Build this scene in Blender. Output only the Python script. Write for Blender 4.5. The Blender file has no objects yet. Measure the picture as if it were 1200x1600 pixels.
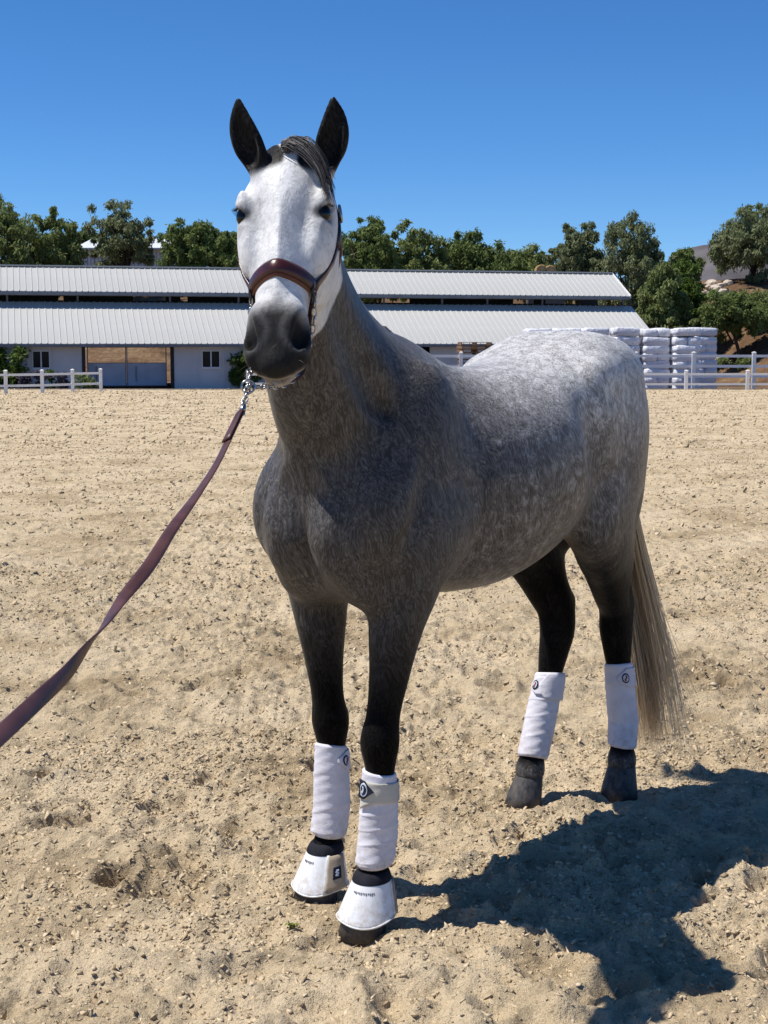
import bpy, bmesh, math, random
import numpy as np
from mathutils import Vector, Matrix

random.seed(7)
RNG = np.random.default_rng(11)
scene = bpy.context.scene
COL = scene.collection

# ------------------------------------------------------------------ camera
CAM_H = 1.55
FOCAL_PX, W_PX, H_PX, HORIZON = 2300.0, 1200.0, 1600.0, 540.0
PITCH = math.atan((H_PX / 2 - HORIZON) / FOCAL_PX)
cam_data = bpy.data.cameras.new("camera")
cam_data.sensor_fit = 'VERTICAL'
cam_data.sensor_height = 36.0
cam_data.lens = 36.0 * FOCAL_PX / H_PX
cam_data.clip_start = 0.1
cam_data.clip_end = 9000
cam = bpy.data.objects.new("camera", cam_data)
cam.location = (0, 0, CAM_H)
cam.rotation_euler = (math.pi / 2 - PITCH, 0, 0)
COL.objects.link(cam)
scene.camera = cam

# ------------------------------------------------------------------ sky, sun, exposure
SUN_EL, SUN_AZ = math.radians(63.0), math.radians(-1.0)     # from the left, a touch behind
SUN_DIR = Vector((-math.cos(SUN_AZ) * math.cos(SUN_EL), -math.sin(SUN_AZ) * math.cos(SUN_EL), math.sin(SUN_EL)))
world = bpy.data.worlds.new("World")
scene.world = world
world.use_nodes = True
wn = world.node_tree
wn.nodes.clear()
sky = wn.nodes.new('ShaderNodeTexSky')
sky.sky_type = 'NISHITA'
sky.sun_disc = False
sky.sun_elevation = SUN_EL
sky.sun_rotation = math.atan2(SUN_DIR.x, SUN_DIR.y)
sky.altitude = 3000
sky.air_density = 1.0
sky.dust_density = 0.0
sky.ozone_density = 10.0
wbg = wn.nodes.new('ShaderNodeBackground')
wbg.inputs[1].default_value = 0.113
wout = wn.nodes.new('ShaderNodeOutputWorld')
whs = wn.nodes.new('ShaderNodeHueSaturation')
whs.inputs['Saturation'].default_value = 1.13
wn.links.new(sky.outputs[0], whs.inputs['Color'])
wn.links.new(whs.outputs[0], wbg.inputs[0])
wn.links.new(wbg.outputs[0], wout.inputs[0])
sun_data = bpy.data.lights.new("sun", 'SUN')
sun_data.energy = 5.0
sun_data.angle = math.radians(0.5)
sun_data.color = (1.0, 0.955, 0.88)
sun = bpy.data.objects.new("sun", sun_data)
sun.rotation_euler = (-SUN_DIR).to_track_quat('-Z', 'Y').to_euler()
sun.location = (-20, 0, 40)
COL.objects.link(sun)
scene.view_settings.view_transform = 'Standard'
scene.view_settings.look = 'None'
scene.view_settings.exposure = 0.22
scene.view_settings.gamma = 1.0
scene.view_settings.use_curve_mapping = False
scene.cycles.max_bounces = 10
scene.cycles.diffuse_bounces = 6
scene.cycles.transparent_max_bounces = 8

# ------------------------------------------------------------------ helpers
def pix(px, py, depth):
    """A point of the place: photo pixel and the depth (metres along the ground from the camera)."""
    vx, vy = (px - W_PX / 2) / FOCAL_PX, (H_PX / 2 - py) / FOCAL_PX
    c, s = math.cos(PITCH), math.sin(PITCH)
    dy, dz = c + vy * s, -s + vy * c
    return Vector((vx / dy * depth, depth, CAM_H + dz / dy * depth))

def mesh_np(name, verts, faces):
    me = bpy.data.meshes.new(name)
    verts = np.asarray(verts, np.float32)
    if isinstance(faces, np.ndarray):
        k = faces.shape[1]
        me.vertices.add(len(verts)); me.vertices.foreach_set('co', verts.ravel())
        me.loops.add(faces.size); me.loops.foreach_set('vertex_index', faces.astype(np.int32).ravel())
        me.polygons.add(len(faces))
        me.polygons.foreach_set('loop_start', np.arange(0, faces.size, k, dtype=np.int32))
        me.update(calc_edges=True)
    else:
        me.from_pydata([tuple(v) for v in verts], [], faces)
    return me

def link(name, me, mat=None, parent=None, smooth=False):
    o = bpy.data.objects.new(name, me)
    COL.objects.link(o)
    if mat is not None and me is not None and len(me.materials) == 0:
        me.materials.append(mat)
    if smooth and me is not None:
        me.polygons.foreach_set('use_smooth', np.ones(len(me.polygons), bool))
    if parent is not None:
        o.parent = parent
    return o

def empty(name, loc=(0, 0, 0), rotz=0.0, parent=None):
    o = bpy.data.objects.new(name, None)
    o.location = loc
    o.rotation_euler = (0, 0, rotz)
    o.empty_display_size = 0.1
    COL.objects.link(o)
    if parent is not None:
        o.parent = parent
    return o

def tag(o, label=None, category=None, group=None, kind=None):
    if label: o['label'] = label
    if category: o['category'] = category
    if group: o['group'] = group
    if kind: o['kind'] = kind
    return o

class MB:
    """Collects boxes, tubes and lofts; build() links them as one mesh."""
    def __init__(self):
        self.v, self.f = [], []
    def add(self, verts, faces):
        n = len(self.v)
        self.v.extend([tuple(p) for p in verts])
        self.f.extend([tuple(i + n for i in f) for f in faces])
        return self
    def box(self, x0, x1, y0, y1, z0, z1, M=None):
        p = [Vector((x, y, z)) for z in (z0, z1) for y in (y0, y1) for x in (x0, x1)]
        if M is not None: p = [M @ q for q in p]
        return self.add(p, [(0, 2, 3, 1), (4, 5, 7, 6), (0, 1, 5, 4), (2, 6, 7, 3), (0, 4, 6, 2), (1, 3, 7, 5)])
    def tube(self, pts, rad, n=8, closed=False, cap=True):
        pts = [Vector(p) for p in pts]
        m = len(pts)
        rads = rad if isinstance(rad, (list, tuple)) else [rad] * m
        rings, prev = [], None
        for i, p in enumerate(pts):
            if closed: t = pts[(i + 1) % m] - pts[i - 1]
            else: t = pts[min(i + 1, m - 1)] - pts[max(i - 1, 0)]
            t.normalize()
            if prev is None:
                a = Vector((0, 0, 1)) if abs(t.z) < 0.9 else Vector((1, 0, 0))
                u = t.cross(a).normalized()
            else:
                u = (prev - t * prev.dot(t)).normalized()
            prev = u
            w = t.cross(u)
            rings.append([p + (u * math.cos(2 * math.pi * k / n) + w * math.sin(2 * math.pi * k / n)) * rads[i] for k in range(n)])
        return self.rings(rings, closed, cap)
    def rings(self, rings, closed=False, cap=True):
        n, m = len(rings[0]), len(rings)
        v = [p for r in rings for p in r]
        f = []
        for i in range(m if closed else m - 1):
            j = (i + 1) % m
            for k in range(n):
                l = (k + 1) % n
                f.append((i * n + k, i * n + l, j * n + l, j * n + k))
        if cap and not closed:
            f.append(tuple(reversed(range(n))))
            f.append(tuple((m - 1) * n + k for k in range(n)))
        return self.add(v, f)
    def mesh(self, name):
        me = bpy.data.meshes.new(name)
        me.from_pydata(self.v, [], self.f)
        return me
    def build(self, name, mat, parent=None, smooth=False, bevel=0.0):
        o = link(name, self.mesh(name), mat, parent, smooth)
        if bevel:
            b = o.modifiers.new('bevel', 'BEVEL'); b.width = bevel; b.segments = 2; b.limit_method = 'ANGLE'
        return o

# ------------------------------------------------------------------ materials
class NT:
    """A thin layer over a material's node tree."""
    def __init__(self, name, rough=0.7, spec=0.3):
        self.m = bpy.data.materials.new(name)
        self.m.use_nodes = True
        self.t = self.m.node_tree
        self.b = self.t.nodes['Principled BSDF']
        self.b.inputs['Roughness'].default_value = rough
        self.b.inputs['Specular IOR Level'].default_value = spec
    def n(self, typ, **kw):
        nd = self.t.nodes.new(typ)
        for k, v in kw.items():
            if k.startswith('i_'):
                key = k[2:]
                nd.inputs[int(key) if key.isdigit() else key.replace('_', ' ')].default_value = v
            else: setattr(nd, k, v)
        return nd
    def l(self, a, b): self.t.links.new(a, b)
    def coords(self, scale=(1, 1, 1), kind='Object'):
        tc = self.n('ShaderNodeTexCoord')
        mp = self.n('ShaderNodeMapping')
        mp.inputs['Scale'].default_value = scale
        self.l(tc.outputs[kind], mp.inputs[0])
        return mp.outputs[0]
    def noise(self, vec, scale, detail=4.0, rough=0.55, dist=0.0):
        nd = self.n('ShaderNodeTexNoise', i_Scale=scale, i_Detail=detail, i_Roughness=rough, i_Distortion=dist)
        self.l(vec, nd.inputs['Vector'])
        return nd.outputs[0]
    def ramp(self, fac, stops, interp='LINEAR'):
        r = self.n('ShaderNodeValToRGB')
        r.color_ramp.interpolation = interp
        els = r.color_ramp.elements
        while len(els) > 1: els.remove(els[-1])
        for i, (p, c) in enumerate(stops):
            e = els[0] if i == 0 else els.new(p)
            e.position = p
            e.color = (c, c, c, 1) if isinstance(c, (int, float)) else (*c, 1)
        self.l(fac, r.inputs[0])
        return r.outputs[0]
    def mix(self, fac, a, b, blend='MIX'):
        nd = self.n('ShaderNodeMix', data_type='RGBA', blend_type=blend)
        for i, v in ((0, fac), (6, a), (7, b)):
            s = nd.inputs[i]
            if hasattr(v, 'links'): self.l(v, s)
            elif isinstance(v, (int, float)): s.default_value = v if i == 0 else (v, v, v, 1)
            else: s.default_value = (*v, 1)
        return nd.outputs[2]
    def math(self, op, a, b=0.0, clamp=False):
        nd = self.n('ShaderNodeMath', operation=op, use_clamp=clamp)
        for s, v in ((nd.inputs[0], a), (nd.inputs[1], b)):
            if hasattr(v, 'links'): self.l(v, s)
            else: s.default_value = v
        return nd.outputs[0]
    def bump(self, h, strength=0.3, dist=0.01, prev=None):
        nd = self.n('ShaderNodeBump', i_Strength=strength, i_Distance=dist)
        self.l(h, nd.inputs['Height'])
        if prev is not None: self.l(prev, nd.inputs['Normal'])
        self.l(nd.outputs[0], self.b.inputs['Normal'])
        return nd.outputs[0]
    def color(self, c):
        if hasattr(c, 'links'): self.l(c, self.b.inputs['Base Color'])
        else: self.b.inputs['Base Color'].default_value = (*c, 1)

def simple_mat(name, col, rough=0.6, spec=0.3, var=0.15, scale=8.0, bump=0.0, bscale=60.0, bdist=0.004, metal=0.0, stretch=(1, 1, 1)):
    t = NT(name, rough, spec)
    v = t.coords(stretch)
    n = t.noise(v, scale, 5)
    lo = tuple(c * (1 - var) for c in col); hi = tuple(min(1, c * (1 + var)) for c in col)
    t.color(t.ramp(n, [(0.3, lo), (0.7, hi)]))
    t.b.inputs['Metallic'].default_value = metal
    if bump: t.bump(t.noise(v, bscale, 4), bump, bdist)
    return t.m
# ------------------------------------------------------------------ the horse: one continuous surface from blended muscle forms
HO = np.array([0.212, 4.346]); HX = np.array([-0.6, -0.8]); HY = np.array([0.8, -0.6])
HORSE_M = Matrix(((HX[0], HY[0], 0, HO[0]), (HX[1], HY[1], 0, HO[1]), (0, 0, 1, 0), (0, 0, 0, 1)))
def to_h(p):
    q = np.array([p[0], p[1]]) - HO
    return np.array([q @ HX, q @ HY, p[2]])
def dir_h(d):
    return np.array([d[0] * HX[0] + d[1] * HX[1], d[0] * HY[0] + d[1] * HY[1], d[2]])

def axis_spacing(segs):
    out = [segs[0][0]]
    for a, b, h in segs:
        n = max(1, int(round((b - a) / h)))
        out.extend(list(a + (b - a) * (np.arange(n) + 1) / n))
    return np.array(out, np.float32)
GX = axis_spacing([(-1.06, 0.82, 0.0085), (0.82, 1.36, 0.0048)])
GY = axis_spacing([(-0.38, -0.02, 0.0075), (-0.02, 0.50, 0.0048)])
GZ = axis_spacing([(0.04, 1.36, 0.0085), (1.36, 2.20, 0.0048)])
FLD = np.full((len(GX), len(GY), len(GZ)), 0.5, np.float32)

def block(lo, hi):
    s = []
    for g, a, b in ((GX, lo[0], hi[0]), (GY, lo[1], hi[1]), (GZ, lo[2], hi[2])):
        i, j = np.searchsorted(g, a), np.searchsorted(g, b)
        s.append(slice(max(0, i - 1), min(len(g), j + 1)))
    return tuple(s)
def pts_of(s):
    return GX[s[0]][:, None, None], GY[s[1]][None, :, None], GZ[s[2]][None, None, :]
def merge(s, d, k, op='add'):
    a = FLD[s]
    d = d.astype(np.float32)
    if op == 'add':
        h = np.clip(0.5 + 0.5 * (a - d) / k, 0, 1)
        FLD[s] = a + (d - a) * h - k * h * (1 - h)
    else:                                   # carve
        h = np.clip(0.5 - 0.5 * (a + d) / k, 0, 1)
        FLD[s] = a + (-d - a) * h + k * h * (1 - h)
def rot_from(xa, za):
    """Rows are the local axes; xa is kept, za made square to it."""
    xa = np.array(xa, float); xa /= np.linalg.norm(xa)
    za = np.array(za, float); za = za - xa * (za @ xa); za /= np.linalg.norm(za)
    return np.array([xa, np.cross(za, xa), za])
EYE3 = np.eye(3)
def ell(c, r, R=EYE3, k=0.04, op='add'):
    c = np.array(c, float); r = np.array(r, float)
    m = np.sqrt(((R.T * r) ** 2).sum(1)) + k + 0.02
    s = block(c - m, c + m)
    X, Y, Z = pts_of(s)
    X = X - c[0]; Y = Y - c[1]; Z = Z - c[2]
    q = [R[i, 0] * X + R[i, 1] * Y + R[i, 2] * Z for i in range(3)]
    k0 = np.sqrt((q[0] / r[0]) ** 2 + (q[1] / r[1]) ** 2 + (q[2] / r[2]) ** 2) + 1e-6
    k1 = np.sqrt((q[0] / r[0] ** 2) ** 2 + (q[1] / r[1] ** 2) ** 2 + (q[2] / r[2] ** 2) ** 2) + 1e-6
    merge(s, k0 * (k0 - 1) / k1, k, op)
def both(c, r, R=EYE3, k=0.04, op='add'):
    ell(c, r, R, k, op)
    F = np.diag([1, -1, 1.0])
    ell((c[0], -c[1], c[2]), r, R @ F, k, op)
def hermite(x, xs, ys):
    xs = np.asarray(xs, float); ys = np.asarray(ys, float)
    d = np.gradient(ys, xs, axis=0)
    i = np.clip(np.searchsorted(xs, x) - 1, 0, len(xs) - 2)
    h = xs[i + 1] - xs[i]; t = np.clip((x - xs[i]) / h, 0, 1)
    if ys.ndim > 1: t = t[..., None]; h = h[..., None]
    return ((2 * t**3 - 3 * t**2 + 1) * ys[i] + (t**3 - 2 * t**2 + t) * h * d[i] + (-2 * t**3 + 3 * t**2) * ys[i + 1] + (t**3 - t**2) * h * d[i + 1])
def loft(rows, side, k=0.04, p=2.0, steps=40, op='add', pu=None):
    """rows: (x, y, z, half width sideways, reach up, reach down); swept along its axis."""
    rows = np.array(rows, float)
    arc = np.concatenate([[0], np.cumsum(np.linalg.norm(np.diff(rows[:, :3], axis=0), axis=1))])
    tt = np.linspace(0, arc[-1], steps)
    R = hermite(tt, arc, rows)
    P = R[:, :3]; T = np.gradient(P, axis=0); T /= np.linalg.norm(T, axis=1)[:, None]
    S = np.tile(np.array(side, float), (steps, 1)) if np.ndim(side) == 1 else hermite(tt, arc, np.array(side, float))
    S = S - T * (S * T).sum(1)[:, None]; S /= np.linalg.norm(S, axis=1)[:, None]
    U = np.cross(T, S)
    m = R[:, 3:6].max() + k + 0.02
    s = block(P.min(0) - m, P.max(0) + m)
    X, Y, Z = pts_of(s)
    shp = np.broadcast_shapes(X.shape, Y.shape, Z.shape)
    best = np.full(shp, 1e9, np.float32); idx = np.zeros(shp, np.int16)
    for i in range(steps):
        d = (X - P[i, 0]) ** 2 + (Y - P[i, 1]) ** 2 + (Z - P[i, 2]) ** 2
        b = d < best
        best[b] = np.broadcast_to(d, shp)[b]; idx[b] = i
    near = best < (m + 0.03) ** 2
    ii = np.nonzero(near); j0 = idx[near].astype(int)
    q = np.stack([np.broadcast_to(a, shp)[ii] for a in (X, Y, Z)], 1).astype(np.float64)
    u = ((q - P[j0]) * T[j0]).sum(1)
    step = tt[1] - tt[0]
    f = j0 + np.clip(u / step, -0.5, 0.5)
    f = np.clip(f, 0, steps - 1)
    a = np.minimum(f.astype(int), steps - 2); w = (f - a)[:, None]
    L = lambda A: A[a] * (1 - w) + A[a + 1] * w
    Pc, Sc, Uc, Tc, Rc = L(P), L(S), L(U), L(T), L(R)
    dq = q - Pc
    sx = np.abs((dq * Sc).sum(1)); ux = (dq * Uc).sum(1); ax = (dq * Tc).sum(1)
    ax = np.where((f <= 0) | (f >= steps - 1), np.abs(ax), 0)
    up = np.where(ux > 0, Rc[:, 4], Rc[:, 5])
    if rows.shape[1] > 6: pp = np.where(ux > 0, Rc[:, 6], p)
    else: pp = p if pu is None else np.where(ux > 0, pu, p)
    rho = ((sx / Rc[:, 3]) ** pp + (np.abs(ux) / up) ** pp) ** (1.0 / pp)
    rr = np.minimum(Rc[:, 3], up)
    lat = (rho - 1) * rr
    d = np.where(ax > 0, np.where(lat > 0, np.sqrt(np.maximum(lat, 0) ** 2 + ax ** 2), np.maximum(lat, ax)), lat)
    out = np.full(shp, 0.5, np.float32); out[ii] = d
    merge(s, out, k, op)

# --- trunk: x, top, bottom, half width, power above, height of the widest line (0..1)
TR = np.array([
    (0.70, 1.25, 1.04, 0.100, 2.0, .45), (0.64, 1.36, 0.93, 0.165, 2.0, .45), (0.50, 1.47, 0.872, 0.205, 1.95, .44),
    (0.33, 1.545, 0.855, 0.230, 1.40, .47), (0.22, 1.540, 0.845, 0.252, 1.40, .49), (0.08, 1.497, 0.832, 0.283, 1.70, .51),
    (-0.10, 1.490, 0.832, 0.305, 2.05, .53), (-0.28, 1.515, 0.875, 0.305, 2.2, .55), (-0.44, 1.565, 0.945, 0.285, 2.2, .58),
    (-0.56, 1.598, 1.00, 0.262, 2.15, .60), (-0.70, 1.578, 1.04, 0.230, 2.1, .6), (-0.82, 1.515, 1.08, 0.185, 2.0, .6), (-0.915, 1.42, 1.14, 0.115, 2.0, .6)])
def trunk(k=0.05):
    xs = TR[::-1, 0]
    s = block((-0.99, -0.36, 0.74), (0.78, 0.36, 1.68))
    X, Y, Z = pts_of(s)
    P = hermite(np.clip(X[:, 0, 0].astype(float), xs[0], xs[-1]), xs, TR[::-1, 1:])[:, None, None, :]
    top, bot, w, pw, fr = [P[..., i] for i in range(5)]
    zc = bot + (top - bot) * fr
    up = Z > zc
    ex = np.where(up, pw, 2.05)
    vz = np.where(up, (Z - zc) / (top - zc), (zc - Z) / (zc - bot))
    rho = ((np.abs(Y) / w) ** ex + np.maximum(vz, 0) ** ex) ** (1 / ex)
    d = (rho - 1) * np.minimum(w, (top - bot) * 0.45)
    ax = np.maximum(np.maximum(X - xs[-1], xs[0] - X), 0)
    d = np.where(ax > 0, np.sqrt(np.maximum(d, 0) ** 2 + ax ** 2), d)
    merge(s, d, k)
trunk()

# --- quarters
rT = rot_from((0.35, 0, -1), (1, 0, 0.35))
both((-0.63, 0.135, 1.22), (0.30, 0.125, 0.215), rT, 0.07)              # thigh, long muscle
both((-0.815, 0.100, 1.15), (0.30, 0.095, 0.115), rot_from((0.02, 0, -1), (1, 0, 0)), 0.06)   # hamstrings to the buttock
both((-0.50, 0.185, 1.02), (0.14, 0.075, 0.120), rot_from((-0.2, 0, -1), (1, 0, 0)), 0.05)   # stifle
both((-0.46, 0.215, 1.455), (0.075, 0.045, 0.055), EYE3, 0.06)          # point of hip
both((-0.62, 0.120, 1.47), (0.22, 0.115, 0.110), EYE3, 0.06)            # rump
both((-0.345, 0.300, 1.24), (0.05, 0.035, 0.16), rot_from((1, 0, -0.3), (0.3, 0, 1)), 0.09, 'carve') # flank hollow
ell((-0.90, 0, 1.42), (0.10, 0.035, 0.045), rot_from((-0.5, 0, -1.0), (1, 0, -.5)), 0.04)      # dock
# --- shoulder and chest
rS = rot_from((0.42, 0, -1), (1, 0, 0.42))
both((0.43, 0.150, 1.24), (0.27, 0.085, 0.140), rS, 0.08)               # blade
both((0.575, 0.165, 1.105), (0.105, 0.074, 0.130), EYE3, 0.08)
both((0.70, 0.165, 1.06), (0.032, 0.015, 0.13), rot_from((1, 0.5, 0), (0.1, -0.1, 1)), 0.03, 'carve')
both((0.285, 0.268, 1.13), (0.15, 0.016, 0.025), rot_from((0.55, 0, -1), (1, 0, 0.55)), 0.05, 'carve')   # behind the shoulder
both((0.50, 0.262, 1.20), (0.16, 0.014, 0.02), rot_from((0.42, -0.1, -1), (1, 0, 0.42)), 0.05, 'carve')   # front edge of the triceps   # edge of the breast muscle          # point of shoulder
both((0.37, 0.185, 1.045), (0.135, 0.075, 0.125), rot_from((0.6, 0, -1), (1, 0, 0.6)), 0.05) # triceps
both((0.632, 0.082, 1.045), (0.090, 0.080, 0.125), rot_from((1, 0, -0.15), (0.15, 0, 1)), 0.045)  # breast
both((0.52, 0.105, 0.935), (0.12, 0.080, 0.085), EYE3, 0.05)
# --- neck
NECK = [(0.10, 0.0, 1.20, 0.10, 0.14, 0.12), (0.24, 0.0, 1.27, 0.135, 0.195, 0.195), (0.36, 0.000, 1.335, 0.156, 0.228, 0.225), (0.50, 0.004, 1.425, 0.166, 0.210, 0.262), (0.64, 0.022, 1.545, 0.138, 0.188, 0.238),
        (0.77, 0.076, 1.680, 0.103, 0.168, 0.184), (0.87, 0.136, 1.795, 0.082, 0.140, 0.138), (0.925, 0.166, 1.865, 0.075, 0.12, 0.115)]
nside = [(0, 1, 0), (0, 1, 0), (0, 1, 0), (-0.05, 1, 0), (-0.25, 1, 0), (-0.38, 1, 0), (-0.46, 1, 0), (-0.5, 1, 0)]
loft(NECK, nside, 0.07, 2.2, 60, pu=1.65)
ell((0.67, 0.178, 1.50), (0.17, 0.020, 0.030), rot_from((0.8, 0.22, 0.9), (-1, 0, 1)), 0.06, 'carve')   # jugular groove
ell((0.67, -0.098, 1.47), (0.15, 0.016, 0.030), rot_from((0.8, 0.28, 0.9), (-1, 0, 1)), 0.06, 'carve')
ell((0.735, 0.0, 1.00), (0.06, 0.010, 0.11), EYE3, 0.035, 'carve')      # line between the breasts

# --- legs (rows: x, y, z, sideways, front, back)
def leg(rows, k=0.045, steps=60):
    loft(rows, (0, 1, 0), k, 2.15, steps)
def fore(sy, dx, ex):
    return [(0.425 + ex, sy * 0.140, 1.20, 0.045, 0.06, 0.06), (0.432 + ex, sy * 0.158, 1.12, 0.072, 0.095, 0.095), (0.435 + ex, sy * 0.165, 1.04, 0.085, 0.110, 0.110), (0.445 + ex, sy * 0.160, 0.93, 0.086, 0.098, 0.095),
            (0.470 + ex * 1.0 + dx * .25, sy * 0.143, 0.81, 0.070, 0.080, 0.075), (0.492 + ex + dx * .5, sy * 0.134, 0.67, 0.051, 0.055, 0.056), (0.512 + ex + dx * .8, sy * 0.128, 0.56, 0.045, 0.044, 0.045),
            (0.522 + ex + dx, sy * 0.126, 0.495, 0.0525, 0.052, 0.050), (0.522 + ex + dx, sy * 0.125, 0.430, 0.040, 0.037, 0.044), (0.522 + ex + dx, sy * 0.123, 0.33, 0.030, 0.032, 0.040),
            (0.524 + ex + dx, sy * 0.122, 0.245, 0.038, 0.037, 0.046), (0.540 + ex + dx, sy * 0.122, 0.170, 0.033, 0.033, 0.034), (0.562 + ex + dx, sy * 0.122, 0.100, 0.049, 0.048, 0.045), (0.566 + ex + dx, sy * 0.122, 0.078, 0.040, 0.042, 0.038)]
LEG_LF, LEG_RF = fore(1, 0.0, 0.018), fore(-1, -0.095, 0.010)
leg(LEG_LF); leg(LEG_RF)
both((0.475, 0.152, 0.86), (0.13, 0.03, 0.05), rot_from((0.1, -.1, -1), (1, 0, 0)), 0.04)
def hind(sy, hk, ft, hf, wd=1.0):
    """hock, fetlock and hoof positions (x, y)."""
    L = lambda a, b, t: a + (b - a) * t
    return [(-0.56, sy * 0.130, 1.30, 0.05, 0.08, 0.10), (-0.565, sy * 0.150, 1.19, 0.075, 0.13, 0.17), (-0.575, sy * 0.160, 1.08, 0.085, 0.15, 0.20), (-0.62, sy * 0.155, 0.95, 0.086, 0.135, 0.175),
            (L(-0.64, hk[0], .33), sy * L(0.15, hk[1], .3), 0.84, 0.076, 0.112 * wd, 0.125 * wd), (L(-0.65, hk[0], .65), sy * L(0.15, hk[1], .65), 0.73, 0.062, 0.080 * wd, 0.085 * wd),
            (L(-0.65, hk[0], .93), sy * L(0.15, hk[1], .92), 0.645, 0.053, 0.062 * wd, 0.086 * wd), (hk[0], sy * hk[1], 0.58, 0.053, 0.065 * wd, 0.072 * wd),
            (L(hk[0], ft[0], .2), sy * L(hk[1], ft[1], .2), 0.50, 0.046, 0.052 * wd, 0.056 * wd), (L(hk[0], ft[0], .55), sy * L(hk[1], ft[1], .55), 0.38, 0.034, 0.037, 0.045),
            (ft[0], sy * ft[1], 0.245, 0.040, 0.040, 0.049), (L(ft[0], hf[0], .45), sy * L(ft[1], hf[1], .5), 0.17, 0.036, 0.036, 0.037),
            (L(ft[0], hf[0], .8), sy * hf[1], 0.105, 0.050, 0.050, 0.047), (L(ft[0], hf[0], .9), sy * hf[1], 0.080, 0.042, 0.044, 0.040)]
LEG_LH = hind(1, (-0.905, 0.062), (-0.935, 0.082), (-0.890, 0.098))
LEG_RH = hind(-1, (-0.755, 0.085), (-0.665, 0.100), (-0.600, 0.102), 1.12)
leg(LEG_LH); leg(LEG_RH)
for L_ in (LEG_LH, LEG_RH):                                              # point of hock, and the hollow in front of the big tendon
    h_ = L_[6]
    ell((h_[0] - 0.062, h_[1], 0.665), (0.028, 0.024, 0.045), rot_from((0.3, 0, 1), (1, 0, -.3)), 0.03)
    ell((L_[5][0] - 0.050, L_[5][1] + math.copysign(0.055, L_[5][1]), 0.735), (0.07, 0.02, 0.022), rot_from((-0.5, 0, -1), (1, 0, 0)), 0.03, 'carve')
for L_ in (LEG_LF, LEG_RF):                                              # pisiform bone behind the knee
    ell((L_[7][0] - 0.048, L_[7][1], 0.505), (0.018, 0.018, 0.028), EYE3, 0.03)

# --- head, built in its own frame: t along the face from the poll, s to the horse's left, n out of the face
POLL = to_h(pix(443, 226, 3.47))
yaw = math.radians(7.0); tilt = math.radians(30.0); roll = math.radians(-2.5)
hw = np.array([-math.sin(yaw), -math.cos(yaw), 0.0])
hh = dir_h(hw)
zz = np.array([0, 0, 1.0])
HA = math.sin(tilt) * hh - math.cos(tilt) * zz
HN = math.cos(tilt) * hh + math.sin(tilt) * zz
HS = np.cross(zz, hh)
HA, HS = HA * math.cos(roll) - HS * math.sin(roll), HS * math.cos(roll) + HA * math.sin(roll)
HK = 0.945
def hp(t, s, n): return POLL + HA * t * HK + HS * s + HN * n
HEAD_R = np.array([HA, HS, HN])
def hell(t, s, n, rt, rs, rn, k=0.02, op='add', tw=None, pair=True):
    """Ellipsoid in head space, mirrored when pair; tw = direction of its long axis (t, s, n)."""
    for sg in ((1, -1) if (pair and s != 0) else (1,)):
        R = HEAD_R
        if tw is not None:
            a = HA * tw[0] + HS * tw[1] * sg + HN * tw[2]
            b = HN - a * (a @ HN) / (a @ a); b /= np.linalg.norm(b); a = a / np.linalg.norm(a)
            R = np.array([a, np.cross(b, a), b])
        ell(hp(t, s * sg, n), (rt, rs, rn), R, k, op)
# upper head (skull, nasal bones, muzzle): t, half width, depth, height of the face line
HD = [(-0.02, 0.066, 0.120, -.022, 2.0), (0.04, 0.084, 0.150, -.002, 2.0), (0.10, 0.098, 0.165, .008, 1.95), (0.16, 0.102, 0.172, .010, 1.50), (0.22, 0.094, 0.165, .008, 1.20), (0.28, 0.079, 0.152, .006, 1.15), (0.34, 0.066, 0.138, .004, 1.22),
      (0.40, 0.058, 0.124, .001, 1.5), (0.46, 0.055, 0.114, -.002, 1.75), (0.52, 0.054, 0.104, -.008, 2.0), (0.565, 0.050, 0.090, -.020, 2.0), (0.60, 0.040, 0.064, -.034, 2.0)]
rows = []
for t, w, d, n0, pw in HD:
    c = hp(t, 0, n0 - d * .55)
    rows.append((*c, w, d * .55, d * .45, pw))
loft(rows, HS, 0.035, 2.4, 48)
# jaw (two cheek plates) and lower jaw
hell(0.22, 0.071, -0.155, 0.135, 0.034, 0.115, 0.025, tw=(1, -0.10, 0.25))
hell(0.36, 0.022, -0.120, 0.17, 0.026, 0.042, 0.03, tw=(1, 0, 0.22))
hell(0.19, 0.080, -0.090, 0.11, 0.028, 0.060, 0.03)
# brow, eye socket, facial crest
hell(0.146, 0.091, -0.030, 0.040, 0.016, 0.020, 0.022, tw=(1, -0.1, -0.5))
hell(0.174, 0.104, -0.046, 0.026, 0.021, 0.020, 0.012, op='carve', tw=(1, 0, -0.4))
hell(0.146, 0.098, -0.041, 0.009, 0.011, 0.026, 0.012, tw=(0.9, 0.1, -0.35))     # upper lid
hell(0.199, 0.093, -0.054, 0.009, 0.012, 0.022, 0.012, tw=(0.9, -0.1, -0.35))    # lower lid
hell(0.100, 0.090, -0.002, 0.030, 0.012, 0.010, 0.03, op='carve')              # hollow above the eye
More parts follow.
